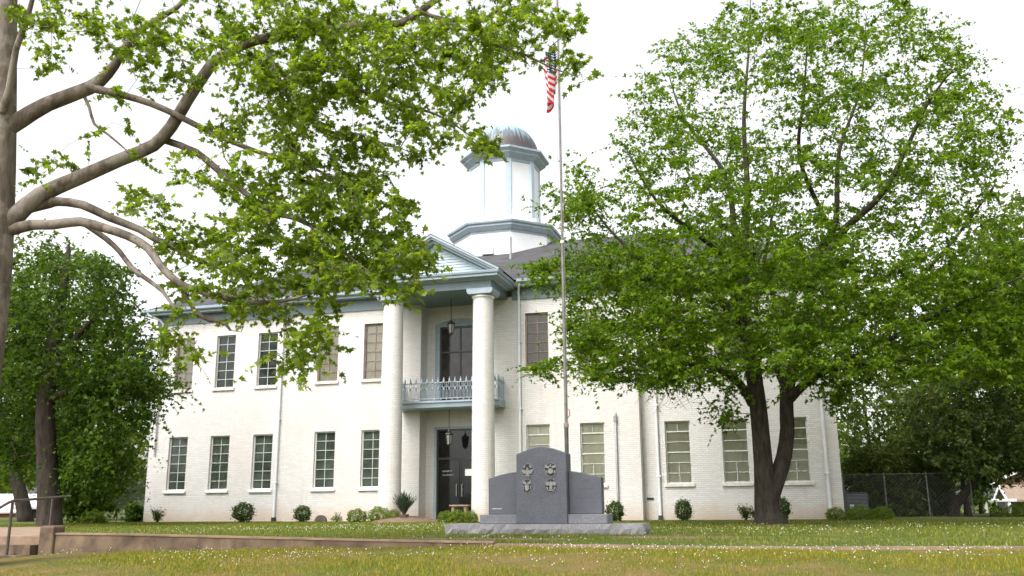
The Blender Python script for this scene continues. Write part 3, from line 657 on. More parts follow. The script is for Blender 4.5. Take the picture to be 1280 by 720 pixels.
MB().add([(v[0]+.26*math.cos(a), -EC-.12, max(-.1, .02+.24*math.sin(a))) for a in np.linspace(0, math.pi, 12)]+[(v[0]+.26*math.cos(a), -EC-.004, max(-.1, .02+.24*math.sin(a))) for a in np.linspace(0, math.pi, 12)], [tuple(range(11, -1, -1))]+[(i, i+1, i+13, i+12) for i in range(11)]).build('crawlspace_hood', simple('brown_hood', (.12,.09,.07), .8, (.06,.045,.035), 8), CH)

# hanging lanterns
def lantern(x, y, ztop, zlamp, label):
    t = empty('hanging_lantern', (x, y, zlamp-.3), label=label, cat='lantern', group='lanterns over the entrance')
    H = ztop-zlamp+.3
    MB().tube([(0,0,.62),(0,0,H)], .018, 6).build('chain', M_IRON, t)
    MB().lathe([(.03,.62),(.05,.55),(.17,.46),(.19,.43),(.16,.42)], 0, 0, 6).build('cap', M_IRON, t)
    g = MB().lathe([(.09,.04),(.145,.40)], 0, 0, 6).build('lamp_glass', simple('lantern_glass', (.30,.30,.28), .2, (.2,.2,.19), 5) if 'lantern_glass' not in bpy.data.materials else bpy.data.materials['lantern_glass'], t)
    f = MB()
    for k in range(6):
        a = 2*math.pi*k/6; f.tube([(.095*math.cos(a), .095*math.sin(a), .03), (.155*math.cos(a), .155*math.sin(a), .42)], .014, 4)
    f.lathe([(.02,-.05),(.06,.0),(.11,.03),(.10,.05)], 0, 0, 6); f.build('cage', M_IRON, t)
p1_ = at_y(564, 378, -1.2)
lantern(p1_[0], -1.2, 8.9, float(at_y(563, 409, -1.2)[2]), 'upper black iron lantern on a long rod, in front of the arched balcony door')
p2_ = at_y(561.5, 512, -.6)
lantern(p2_[0], -.6, 4.42, float(at_y(561.5, 547, -.6)[2]), 'lower black iron lantern hanging under the balcony before the entrance doors')

# bench in front of the doors, small planter
bp_ = at_y(575, 632, -3.2)
b = empty('stone_bench', (bp_[0], -3.2, 0), label='small tan stone bench behind the boxwoods at the entrance doors', cat='bench')
MB().box(-.37, .37, -.17, .17, bp_[2]-.03, bp_[2]+.03).build('seat', M_CONCTOP, b, bevel=.015)
for s in (-1, 1): MB().box(s*.24-.05, s*.24+.05, -.13, .13, -.05, bp_[2]-.032).build('leg', M_CONCTOP, b, bevel=.01)

# ------------------------------------------------------------------ monument
MON = empty('granite_monument', (7.92, -17.1, 0), label='grey granite war memorial with three tablets on a long slab, four carved emblems', cat='monument')
def rough_box(x0, x1, y0, y1, z0, z1, amp, seed, n=26):
    """slab with quarry-faced (chipped) sides"""
    rr = random.Random(seed); m = MB(); rows = [z0, z0+(z1-z0)*.33, z0+(z1-z0)*.66, z1]
    per = []
    nx, ny = n, max(3, int(n*(y1-y0)/(x1-x0)))
    per += [(x0+(x1-x0)*i/nx, y0, 0, -1) for i in range(nx)]; per += [(x1, y0+(y1-y0)*i/ny, 1, 0) for i in range(ny)]
    per += [(x1-(x1-x0)*i/nx, y1, 0, 1) for i in range(nx)]; per += [(x0, y1-(y1-y0)*i/ny, -1, 0) for i in range(ny)]
    V = []; N = len(per)
    for j, z in enumerate(rows):
        for (x, y, dx, dy) in per:
            a = amp*(rr.uniform(0, 1) if j in (1, 2) else rr.uniform(-.2, .1)*.5); V.append((x+dx*a, y+dy*a, z+(rr.uniform(-.35, .35)*amp if j in (1, 2) else 0)))
    fs = [(j*N+k, j*N+(k+1)%N, (j+1)*N+(k+1)%N, (j+1)*N+k) for j in range(3) for k in range(N)]; fs.append(tuple(3*N+k for k in range(N)))
    return m.add(V, fs)
rough_box(-2.09, 2.09, 0, 1.0, -.1, .205, .045, 2, 46).build('base_slab', M_GRANITE2, MON)
for s in (-1, 1):
    a, b_ = (-1.37, -.552) if s < 0 else (.532, 1.35)
    MB().box(a, b_, .16, .80, .207, .395).build('plinth', M_GRANITE3, MON, bevel=.012)
    pts = []
    xa, xb = (-1.22, -.555) if s < 0 else (.535, 1.22); N = 14       # gently bowed shoulder, higher at the centre
    if s < 0: top = [(xa+(xb-xa)*i/N, 1.145+.125*math.sin(i/N*math.pi/2)) for i in range(N+1)]
    else: top = [(xa+(xb-xa)*i/N, 1.27-.135*(1-math.cos(i/N*math.pi/2))**.8) for i in range(N+1)]
    tb = MB().prism_y([(xa, .397), (xb, .397)]+top[::-1], .30, .60).build('side_tablet', M_GRANITE, MON, bevel=.012)
    if s > 0:
        g = MB(); rr = random.Random(9)                                  # worn lines of carved lettering, illegible in the photo
        for z, x_a, x_b, h in ((1.07, .82, .98, .07), (.90, .75, 1.08, .055), (.72, .70, 1.05, .03)):
            x = x_a
            while x < x_b:
                w_ = rr.uniform(.008, .016); g.box(x, x+w_, .2985, .3, z-h/2*rr.uniform(.6, 1), z+h/2*rr.uniform(.6, 1)); x += w_+rr.uniform(.014, .035)
        g.build('engraving', M_ENGRAVE, tb)
    else:
        MB().box(-1.14, -.93, .297, .3, .505, .525).build('pale_stripe', simple('pale_strip', (.5,.49,.47), .8, (.4,.39,.37), 20), tb)
N = 16; top = [(-.55+1.08*i/N, 1.635+.145*math.sin(math.pi*i/N)**1.2) for i in range(N+1)]
CT = MB().prism_y([(-.55, .207), (.53, .207)]+top[::-1], .12, .56).build('central_tablet', M_GRANITE, MON, bevel=.014)
def emblem(cx, cz, kind):
    r = .125; y = .115; rel = MB(); rec = MB()
    seg = [(cx+r*math.cos(a)*(1 if kind != 2 else .82), cz+r*1.06*math.sin(a)) for a in np.linspace(0, 2*math.pi, 28, endpoint=False)]
    rec.prism_y(seg, y+.002, .1205)
    def pl(pts, d=.016): rel.prism_y([(cx+a*r, cz+b*r) for a, b in pts], y-d, y+.003)
    if kind == 0:      # spread wings over a shield within a wreath
        pl([(-.9,.25),(-.45,.05),(-.2,-.35),(-.55,-.65),(-.95,-.15)]); pl([(.9,.25),(.95,-.15),(.55,-.65),(.2,-.35),(.45,.05)][::1])
        pl([(-.28,-.75),(.28,-.75),(.34,.05),(-.34,.05)]); pl([(-.18,.1),(.18,.1),(.12,.45),(-.12,.45)]); pl([(-.8,.5),(-.5,.35),(-.3,.8),(-.5,.85)]); pl([(.8,.5),(.5,.85),(.3,.8),(.5,.35)])
        pl([(-.5,-.95),(.5,-.95),(.42,-.78),(-.42,-.78)])
    elif kind == 1:    # eagle above a globe
        pl([(-.95,.75),(-.9,.35),(-.3,.2),(-.12,.55)]); pl([(.95,.75),(.12,.55),(.3,.2),(.9,.35)][::1]); pl([(-.12,.5),(.12,.5),(.1,.95),(-.08,.9)])
        pl([(.48*math.cos(a), -.25+.46*math.sin(a)) for a in np.linspace(0, 2*math.pi, 16, endpoint=False)], .022); pl([(-.9,-.1),(-.6,-.2),(-.55,-.7),(-.8,-.5)]); pl([(.9,-.1),(.8,-.5),(.55,-.7),(.6,-.2)])
    elif kind == 2:    # wings above an upright shield
        pl([(-.75,.85),(-.6,.3),(-.05,.3),(-.15,.6)]); pl([(.75,.85),(.15,.6),(.05,.3),(.6,.3)]); pl([(-.32,-.6),(0,-.85),(.32,-.6),(.36,.15),(0,.28),(-.36,.15)], .022)
        pl([(-.78,.1),(-.6,.1),(-.5,-.5),(-.6,-.55)]); pl([(.78,.1),(.6,-.55),(.5,-.5),(.6,.1)])
    else:              # winged eagle on crossed anchor
        pl([(-.95,.45),(-.7,-.05),(-.25,.1),(-.15,.5),(-.5,.7)]); pl([(.95,.45),(.5,.7),(.15,.5),(.25,.1),(.7,-.05)]); pl([(-.22,-.55),(.22,-.55),(.26,.5),(0,.75),(-.26,.5)], .022)
        pl([(-.55,-.85),(.55,-.85),(.4,-.62),(-.4,-.62)]); pl([(-.85,-.25),(-.6,-.2),(-.45,-.5),(-.6,-.65)]); pl([(.85,-.25),(.6,-.65),(.45,-.5),(.6,-.2)])
    ringv = []; n = 28
    for rr_, yy in ((1.0, .116), (1.0, y-.006), (1.1, y-.006), (1.1, .1205)):
        for k in range(n): a = 2*math.pi*k/n; ringv.append((cx+r*rr_*math.cos(a)*(1 if kind != 2 else .82), yy, cz+r*1.06*rr_*math.sin(a)))
    rel2 = [(i*n+k, i*n+(k+1)%n, (i+1)*n+(k+1)%n, (i+1)*n+k) for i in range(3) for k in range(n)]
    e = rel.build('emblem', M_EMB, CT); rec.build('recess', M_EMBDK, e) if False else None
    rec.build('emblem', M_EMBDK, CT)
    MB().add(ringv, rel2).build('emblem', M_GRANITE3, CT)
for (px_, py_), kd in zip(((659, 588), (688, 587), (658.5, 607.5), (688.5, 607)), (0, 1, 2, 3)):
    v = at_y(px_, py_, -17.0); emblem(float(v[0]-7.92), float(v[2]), kd)

# ------------------------------------------------------------------ flagpole and flag
FP = np.array([8.02, -15.0]); fpz = float(zback(FP[0], FP[1]))
fp = empty('flagpole', (FP[0], FP[1], fpz), label='tall slim grey metal flagpole standing behind the granite monument', cat='flagpole')
z1 = float(at_y(709, 532, -15)[2]); z2 = float(at_y(701, 303, -15)[2])
M_POLE_DK = simple('pole_dark_steel', (.12,.12,.11), .45, (.07,.07,.065), 6, metal=.4)
M_POLE = simple('pole_weathered_steel', (.22,.205,.185), .55, (.13,.12,.105), 5, metal=.2)
MB().tube([(0,0,-.3),(0,0,z1)], .050, 14).build('lower_pole', M_POLE_DK, fp, smooth='auto')
MB().tube([(0,0,z1+.002),(0,0,z2)], .038, 14).build('middle_pole', M_POLE, fp, smooth='auto')
MB().tube([(0,0,z2+.002),(0,0,14.6)], [.032, .024], 14).build('upper_pole', M_POLE, fp, smooth='auto')
MB().lathe([(.054, z1-.05), (.062, z1-.04), (.062, z1+.04), (.05, z1+.06)], 0, 0, 14).build('joint_collar', M_RUST, fp)
MB().lathe([(.039, z2-.03), (.046, z2-.02), (.046, z2+.03), (.034, z2+.04)], 0, 0, 14).build('joint_collar', M_WHITE, fp)
MB().tube([(.05,-.03,z1+.18),(.10,-.05,z1+.22),(.10,-.05,z1+.34),(.05,-.03,z1+.38)], .012, 6).build('cleat', simple('rusty_red', (.35,.10,.06), .7, (.25,.08,.05), 9), fp)
MB().lathe([(.02,14.6),(.10,14.66),(.12,14.74),(.09,14.83),(.01,14.87)], 0, 0, 14).build('finial', M_GREYMET, fp, smooth=True)
MB().tube([(.06,-.05,1.6),(.055,-.045,6),(.05,-.04,10),(.045,-.03,14.5)], .004, 4).build('halyard', M_GREYMET, fp)
# flag hanging limp: 13 stripes along the fly, blue canton at the hoist
def flag_mat():
    m, n, l, p, o = nt('flag_cloth'); p.inputs['Roughness'].default_value = .85
    tc = n.new('ShaderNodeTexCoord'); sp = n.new('ShaderNodeSeparateXYZ'); l.new(tc.outputs['UV'], sp.inputs[0])
    st = math_(n, l, 'GREATER_THAN', math_(n, l, 'MODULO', math_(n, l, 'MULTIPLY', sp.outputs[1], 13.0), 2.0), 1.0)
    c = mixc(n, l, st, (.60, .035, .06), (.78, .76, .74))
    can = math_(n, l, 'MULTIPLY', math_(n, l, 'LESS_THAN', sp.outputs[0], .4), math_(n, l, 'LESS_THAN', sp.outputs[1], 7/13))
    vo = n.new('ShaderNodeTexVoronoi'); vo.inputs['Scale'].default_value = 14; l.new(tc.outputs['UV'], vo.inputs['Vector']); vo.inputs['Randomness'].default_value = 0
    blue = mixc(n, l, math_(n, l, 'LESS_THAN', vo.outputs['Distance'], .28), (.025, .04, .16), (.75, .75, .75))
    l.new(mixc(n, l, can, c, blue), p.inputs['Base Color']); 
    t = n.new('ShaderNodeBsdfTranslucent'); l.new(mixc(n, l, can, c, blue), t.inputs[0]); mx = n.new('ShaderNodeMixShader'); mx.inputs[0].default_value = .4
    l.new(p.outputs[0], mx.inputs[1]); l.new(t.outputs[0], mx.inputs[2]); l.new(mx.outputs[0], o.inputs['Surface']); return m
zt = float(at_y(697, 58, -15)[2]); nu, nv = 60, 26; V = []; UV = []
for j in range(nv+1):
    for i in range(nu+1):
        u, v = i/nu, j/nv
        fold = .24*abs(math.sin(u*math.pi*2.6))*(1-.25*v)+.10*u; side = -1 if u < .78 else .3
        x = -.05 - fold + .22*max(0, u-.72)*math.sin(v*3); y = .14*math.sin(u*math.pi*5.0+.6)*(1-.2*v) - .03
        z = zt - v*1.0 - u*(.55+.25*v)*1.0 - .05*math.sin(u*9)
        V.append((x, y, z-zt+.9)); UV.append((u, v))
me = bpy.data.meshes.new('flag'); me.from_pydata(V, [], [(j*(nu+1)+i, j*(nu+1)+i+1, (j+1)*(nu+1)+i+1, (j+1)*(nu+1)+i) for j in range(nv) for i in range(nu)])
ul = me.uv_layers.new(name='UVMap')
for lp in me.loops: ul.data[lp.index].uv = UV[lp.vertex_index]
me.polygons.foreach_set('use_smooth', [True]*len(me.polygons))
fl = link('flag', me, flag_mat()); fl.location = (FP[0], FP[1], zt-.9); tag(fl, 'red and white striped flag hanging limp on the flagpole', 'flag')

# ------------------------------------------------------------------ handrail by the steps
hp = at_y(16, 626, -21.9); hr = empty('handrail', (float(hp[0]), -21.9, -.05), label='rusty brown pipe handrail beside the steps', cat='handrail')
M_PIPE = simple('rusty_pipe', (.09,.07,.06), .6, (.05,.035,.03), 9)
zt_ = float(hp[2])+.05; far_ = at_y(88, 620, -17.5)
rel = lambda P: (float(P[0]-hp[0]), float(P[1]+21.9), float(P[2]+.05))
MB().tube([(0,0,-.35),(0,0,zt_)], .026, 10).build('post', M_PIPE, hr)
MB().tube([(0,0,zt_-.9-.35+.25),(0,0,zt_)][1:]+[(0.02,.1,zt_+.005)]+[rel(far_)], .026, 10).build('rail', M_PIPE, hr)
MB().tube([(0,0,zt_),(-.03,-.06,zt_-.03),(-.10,-1.4,zt_-.72)], .026, 10).build('sloping_rail', M_PIPE, hr)
fx = rel(at_y(66, 621.6, -18.6)); MB().tube([(fx[0], fx[1], 0), fx], .024, 10).build('post', M_PIPE, hr)

# ------------------------------------------------------------------ trees: grown skeleton + leaves
def unit(v): return v/(np.linalg.norm(v, axis=-1, keepdims=True)+1e-9)
LEAF5 = np.array([(0,0,.0),(.12,-.02,.02),(.52,.04,-.06),(.30,.24,.0),(.50,.56,-.08),(.20,.52,.02),(0,1.0,-.10),(-.20,.52,.02),(-.50,.56,-.08),(-.30,.24,.0),(-.52,.04,-.06),(-.12,-.02,.02),(0,.36,.05)])
LEAF5_F = np.array([(12,i,i+1) for i in range(1, 11)]+[(12,11,0),(12,0,1)])
LEAF3 = np.array([(0,0,0),(.42,.30,-.05),(.16,.50,.02),(0,1,-.08),(-.16,.50,.02),(-.42,.30,-.05)]); LEAF3_F = np.array([(0,1,2),(0,2,4),(2,3,4),(0,4,5)])
LEAF1 = np.array([(0,0,0),(.32,.5,.04),(0,1,-.04),(-.32,.5,.04)]); LEAF1_F = np.array([(0,1,2),(0,2,3)])
def leaf_cloud(name, C, S, N, mat, parent, tmpl, rng, ax=None):
    V0, F0 = tmpl; n = len(C); k = len(V0)
    a = rng.normal(size=(n, 3)) if ax is None else ax; t = unit(a - N*np.sum(a*N, 1, keepdims=True)); b = np.cross(N, t)
    curl = rng.uniform(-.35, 1.5, (n, 1)); asp = rng.uniform(.75, 1.15, (n, 1))      # every leaf folds and cups a little differently
    X = V0[None, :, 0]*asp; Y = V0[None, :, 1]; Z = V0[None, :, 2]+curl*(-.22*(Y-.2)**2-.30*X*X)+.22*np.abs(X)*rng.uniform(-.5, 1.2, (n, 1))
    y0 = .5 if ax is None else .0
    V = C[:, None]+S[:, None, None]*(X[:, :, None]*b[:, None]+(Y[:, :, None]-y0)*t[:, None]+Z[:, :, None]*N[:, None])
    Fc = (np.arange(n)[:, None, None]*k+F0[None]).reshape(-1, 3)
    return np_mesh(name, V.reshape(-1, 3), Fc, mat, parent)
def smooth_poly(P, rad, step=.35):
    P = np.array(P, float); rad = np.array(rad, float); out, ro = [], []
    n = len(P)
    for i in range(n-1):
        p0, p1, p2, p3 = P[max(i-1, 0)], P[i], P[i+1], P[min(i+2, n-1)]; m_ = max(2, int(np.linalg.norm(p2-p1)/step))
        for j in range(m_):
            t = j/m_; out.append(.5*((2*p1)+(-p0+p2)*t+(2*p0-5*p1+4*p2-p3)*t*t+(-p0+3*p1-3*p2+p3)*t**3)); ro.append(rad[i]*(1-t)+rad[i+1]*t)
    out.append(P[-1]); ro.append(rad[-1]); return np.array(out), np.array(ro)
def grow(seeds, targets, rng, tip=.006, step=.4, expo=.45, wig=.12, sag=.0, minconn=.0):
    """seeds: (points, radii); each target is joined to the nearest wood. Returns chains [(pts, rad)]."""
    pos, par, srad, chains = [], [], [], []
    for pts, rad in seeds:
        P, r_ = smooth_poly(pts, rad); 
        if pos:
            d = np.linalg.norm(np.array(pos)-P[0], axis=1); p = int(np.argmin(d))
        else: p = -1
        ids = [] if p < 0 else []
        for q, rr in zip(P, r_): pos.append(q); par.append(p); srad.append(rr); p = len(pos)-1; ids.append(p)
        chains.append(ids)
    T = np.array(targets); pa = np.zeros((len(pos)+len(T)*40, 3)); pa[:len(pos)] = pos; cnt = len(pos)
    d0 = np.array([np.min(np.linalg.norm(pa[:cnt]-t, axis=1)) for t in T]); order = np.argsort(d0)
    root = pa[0]
    for ti in order:
        t = T[ti]; dv = pa[:cnt]-t; d = np.linalg.norm(dv, axis=1)
        # prefer wood lying on the way to the trunk
        rr = np.linalg.norm(pa[:cnt]-root, axis=1); pen = np.maximum(0, rr-np.linalg.norm(t-root)+.2)*.6
        j = int(np.argmin(d+pen)); a = pa[j]; L = np.linalg.norm(t-a)
        if L < .05: continue
        m_ = min(38, max(2, int(L/step))); pd = pa[j]-pa[par[j]] if par[j] >= 0 else t-a; pd = pd/(np.linalg.norm(pd)+1e-9)
        c = a+(pd*.5+(t-a)/L*.5)*L*.4+np.array([0, 0, sag*L]); ids = [j]; p = j; off = rng.normal(size=3)*wig*min(L, 2)*.5
        for k in range(1, m_+1):
            s = k/m_; q = (1-s)**2*a+2*s*(1-s)*c+s*s*t+off*math.sin(math.pi*s)+rng.normal(size=3)*wig*.12*(s < 1)
            pa[cnt] = q; par.append(p); srad.append(0); p = cnt; ids.append(p); cnt += 1
        chains.append(ids)
    w = np.zeros(cnt); hasch = np.zeros(cnt, bool)
    for i in range(cnt):
        if par[i] >= 0: hasch[par[i]] = True
    w[~hasch] = 1
    for i in range(cnt-1, -1, -1):
        if par[i] >= 0: w[par[i]] += w[i]
    rad = np.maximum(tip*w**expo, np.array(srad)); return [(pa[ids], np.minimum(rad[ids], rad[ids[1]]*1.15) if ci >= len(seeds) else rad[ids]) for ci, ids in enumerate(chains)]
def wood_mesh(name, chains, mat, parent, jit=0.0, rng=None):
    Vs, Fs, b = [], [], 0
    for P, r_ in chains:
        n = 14 if r_.max() > .12 else (8 if r_.max() > .04 else (5 if r_.max() > .015 else 3)); m_ = len(P)
        t = np.gradient(P, axis=0); t = unit(t); ref = np.array([.3, .2, .93]) if abs(t[0, 2]) < .8 else np.array([1., .1, 0])
        a = unit(ref-t*(t@ref)[:, None]); c = np.cross(t, a); th = np.arange(n)*2*np.pi/n
        rr = r_[:, None]*np.ones(n)
        if jit and r_.max() > .12: 
            lobes = 1+jit*np.sin(3*th[None]+P[:, 2:3]*.8)+jit*.7*np.sin(5*th[None]-P[:, 2:3]*1.3+1); rr = rr*lobes
        V = P[:, None]+rr[:, :, None]*(a[:, None]*np.cos(th)[None, :, None]+c[:, None]*np.sin(th)[None, :, None]); Vs.append(V.reshape(-1, 3))
        i = np.arange(m_-1)[:, None]*n; k = np.arange(n)[None]; k2 = (k+1) % n
        Fs.append(b+np.stack([i+k, i+k2, i+n+k2, i+n+k], -1).reshape(-1, 4)); b += m_*n
    return np_mesh(name, np.concatenate(Vs), np.concatenate(Fs), mat, parent, smooth=True)
def cluster_leaves(T, nper, rad, flat, size, rng, upw=.7, droop=0.0, out=None):
    n = len(T)*nper; C = np.repeat(T, nper, 0); u = unit(rng.normal(size=(n, 3)))*rng.uniform(0.15, 1, (n, 1))**.6
    R_ = np.repeat(rng.uniform(.7, 1.3, len(T)), nper)[:, None]*rad; C = C+u*R_*np.array([1, 1, flat]); C[:, 2] -= droop*np.abs(rng.normal(size=n))*rad
    N = unit(rng.normal(size=(n, 3))*(1-upw)+np.array([0, 0, upw])); S = size*rng.uniform(.55, 1.25, n); return C, S, N
def twig_leaves(ends, dirs, ntw, nlf, rad, flat, size, rng, upw, droop):
    """short side twigs round every branch end; returns twig points (m,3,3) and leaf centres, sizes, normals, axes"""
    m_ = len(ends)*ntw; E0 = np.repeat(ends, ntw, 0); D0 = np.repeat(dirs, ntw, 0); L = rad*rng.uniform(.45, 1.35, (m_, 1))*np.repeat(rng.uniform(.7, 1.3, len(ends)), ntw)[:, None]
    S0 = E0-D0*L*rng.uniform(0, 1.0, (m_, 1)); d = unit(D0*.45+rng.normal(size=(m_, 3))*np.array([1, 1, flat])); E1 = S0+d*L; E1[:, 2] -= droop*L[:, 0]*rng.uniform(.2, 1.4, m_); Mi = (S0+E1)/2; Mi[:, 2] += .12*L[:, 0]
    n = m_*nlf; a = np.tile((np.arange(nlf)+.6)/nlf, m_)[:, None]+rng.uniform(-.08, .08, (n, 1)); r3 = lambda X: np.repeat(X, nlf, 0)
    P = (1-a)**2*r3(S0)+2*a*(1-a)*r3(Mi)+a*a*r3(E1); N = unit(rng.normal(size=(n, 3))*(1-upw)+np.array([0, 0, upw])); side = np.cross(r3(d), [0, 0, 1.])*np.where(np.arange(n) % 2, 1, -1)[:, None]
    ax = unit(r3(d)*.6+side*.9+np.array([0, 0, -.35])+rng.normal(size=(n, 3))*.45); S = size*rng.gamma(9, 1/9., n).clip(.45, 1.6)
    return np.stack([S0, Mi, E1], 1), P, S, N, ax
def poly_in(poly, P):
    poly = np.array(poly, float); x, y = P[:, 0], P[:, 1]; ins = np.zeros(len(P), bool); j = len(poly)-1
    for i in range(len(poly)):
        xi, yi = poly[i]; xj, yj = poly[j]; c = ((yi > y) != (yj > y)) & (x < (xj-xi)*(y-yi)/(yj-yi+1e-9)+xi); ins ^= c; j = i
    return ins
def crown_targets(poly, D, half, n, rng, cx=None, shell=.0, zmin=None):
    """points spread through a crown whose outline at distance D is poly (photo pixels); thickness follows the outline"""
    poly = np.array(poly, float); lo, hi = poly.min(0), poly.max(0); out = []
    cx = cx or (lo[0]+hi[0])/2; W = (hi[0]-lo[0])/2
    while len(out) < n:
        q = rng.uniform(lo, hi, (n*2, 2)); q = q[poly_in(poly, q)]
        for p in q:
            h = half*math.sqrt(max(.08, 1-((p[0]-cx)/(W*1.05))**2)); s = rng.uniform(-1, 1)
            if shell and rng.uniform() < shell: s = math.copysign(1-.3*rng.uniform(), s)
            v = at_d(p[0], p[1], D+s*h)
            if zmin is not None and v[2] < zmin: continue
            out.append(v)
            if len(out) >= n: break
    return np.array(out)
def tree(name, label, base, seeds, T, rng, bark, leafm, tmpl, ntw, nlf, rad, flat, size, group=None, cat='tree', upw=.55, droop=0, tip=.007, wig=.15, expo=.45, jit=.05, sag=.0, twigs=0.0):
    base = np.array(base, float); t = empty(name, base, label=label, cat=cat, group=group)
    ch = grow([([np.array(p)-base for p in s], r_) for s, r_ in seeds], T-base, rng, tip=tip, wig=wig, expo=expo, sag=sag)
    own = ch[len(seeds):]; ends = np.array([c[0][-1] for c in own]); dirs = unit(np.array([c[0][-1]-c[0][max(0, len(c[0])-3)] for c in own]))
    # some leafy twigs grow from further back along each branch too
    back = [c for c in own if len(c[0]) > 4]; bi = [int(len(c[0])*rng.uniform(.45, .8)) for c in back]
    if back:
        ends = np.concatenate([ends, np.array([c[0][k] for c, k in zip(back, bi)])]); dirs = np.concatenate([dirs, unit(np.array([c[0][k]-c[0][k-1] for c, k in zip(back, bi)]))])
    tw, P, S, N, ax = twig_leaves(ends, dirs, ntw, nlf, rad, flat, size, rng, upw, droop)
    if twigs: ch = ch+[(q, np.array([1., .8, .4])*twigs) for q in tw]
    wood_mesh('trunk', ch, bark, t, jit)
    leaf_cloud('crown', P, S, N, leafm, t, tmpl, rng, ax); return t

M_BARK_SYC = bark_mat('sycamore_bark', (.07,.055,.043), (.18,.148,.12), 8, (.27,.235,.20))
M_BARK_DK = bark_mat('dark_bark', (.022,.018,.014), (.07,.058,.046), 10)
M_BARK_GR = bark_mat('grey_brown_bark', (.025,.02,.016), (.07,.057,.045), 9)
M_LEAF_SYC = leaf_mat('sycamore_leaves', (.074,.125,.008), (.135,.20,.014), (.235,.285,.04), .52, (1.9,2.0,.6))
M_LEAF_MAP = leaf_mat('maple_leaves', (.040,.086,.004), (.084,.15,.008), (.175,.235,.017), .47, (1.9,2.0,.6))
M_LEAF_LEFT = leaf_mat('oak_leaves', (.026,.06,.004), (.045,.09,.006), (.09,.14,.010), .38, (1.9,2.0,.6))
M_LEAF_BG = leaf_mat('mixed_leaves', (.045,.08,.008), (.075,.115,.014), (.12,.16,.022), .38, (1.9,2.0,.6))
M_LEAF_DKBG = leaf_mat('dark_broad_leaves', (.026,.05,.009), (.048,.075,.014), (.12,.135,.03), .35, (1.9,2.0,.7))
M_LEAF_CON = leaf_mat('juniper_sprays', (.04,.06,.010), (.06,.085,.014), (.10,.12,.022), .35)
M_LEAF_BRT = leaf_mat('bright_yellow_green_leaves', (.10,.15,.02), (.15,.20,.03), (.20,.24,.05), .45)

# --- sycamore in front, at the left edge
rs = np.random.default_rng(21)
sb = on_ground(-55, 16.5, -.42); sb[2] = float(zfront(sb[0], sb[1])) if sb[1] < -21.5 else 0.1
def PX(lst, D0, D1): return [at_d(x, y, D0+(D1-D0)*i/(len(lst)-1)) for i, (x, y) in enumerate(lst)]
trunk_pts = [sb-np.array([0, 0, .3]), sb+np.array([0, 0, .5]), at_d(-38, 560, 16.5), at_d(-19, 430, 16.5), at_d(-9, 330, 16.5), at_d(-2, 240, 16.5), at_d(3, 130, 16.5), at_d(6, 40, 16.5), at_d(12, -70, 16.5), at_d(20, -180, 16.4)]
seeds = [(trunk_pts, [.50, .38, .31, .29, .29, .25, .21, .19, .14, .08]),
 (PX([(-2,292),(22,268),(50,244),(100,222),(150,200),(192,182),(214,158),(234,125),(256,92),(272,73),(300,58),(330,48),(400,38),(450,33),(500,30),(525,14),(560,-12),(600,-40)], 16.5, 14.3), [.155,.145,.132,.12,.112,.108,.104,.10,.096,.092,.088,.084,.08,.085,.075,.065,.05,.03]),
 (PX([(208,176),(245,190),(275,215),(305,240),(337,264),(370,273),(402,290),(430,315),(455,335)], 15.9, 14.0), [.065,.06,.055,.05,.047,.043,.035,.025,.015]),
 (PX([(0,166),(26,150),(60,130),(112,110),(135,92),(150,70),(165,46),(186,30),(220,10),(250,-20)], 16.5, 15.5), [.15,.14,.125,.115,.09,.075,.065,.055,.045,.03]),
 (PX([(112,110),(150,118),(190,130),(225,146),(260,164),(292,178),(332,193),(380,205),(420,225)], 16.1, 14.6), [.075,.065,.06,.055,.05,.045,.04,.03,.018]),
 (PX([(30,262),(62,254),(72,252),(103,256),(137,272),(175,287),(196,300),(219,308),(242,323),(275,335),(310,345)], 16.4, 15.0), [.09,.085,.08,.075,.068,.06,.055,.05,.045,.03,.018]),
 (PX([(12,288),(40,281),(65,281),(100,277),(130,285),(160,295),(185,310),(200,331),(225,355),(265,368),(310,378),(355,376),(385,368)], 16.4, 13.8), [.10,.09,.085,.08,.075,.07,.065,.06,.055,.05,.042,.03,.016]),
 (PX([(103,278),(132,298),(150,315),(165,335),(185,350),(204,365),(218,386)], 16.1, 15.0), [.05,.045,.042,.04,.035,.03,.02]),
 (PX([(225,355),(243,388),(262,400),(278,402),(288,413)], 15.6, 15.2), [.035,.035,.04,.032,.02]),
 (PX([(2,140),(12,110),(20,62),(35,20),(45,-20)], 16.3, 15.6), [.07,.06,.05,.042,.03]),
 (PX([(525,14),(560,25),(600,26),(625,10),(640,0)], 14.5, 14.0), [.03,.034,.035,.03,.02]),
 (PX([(545,22),(590,40),(630,60),(660,70),(690,85),(720,95)], 14.4, 13.6), [.035,.03,.025,.02,.014,.008]),
 (PX([(330,48),(345,90),(365,130),(400,160),(450,175),(500,185)], 15.2, 14.4), [.05,.045,.04,.033,.025,.012]),
 (PX([(400,38),(430,90),(470,125),(520,135),(560,150),(600,180)], 15.0, 14.2), [.045,.04,.032,.025,.017,.008]),
 (PX([(104,118),(112,135),(118,155),(135,168),(155,185),(160,190)], 16.2, 15.8), [.03,.027,.025,.02,.015,.01]),
]
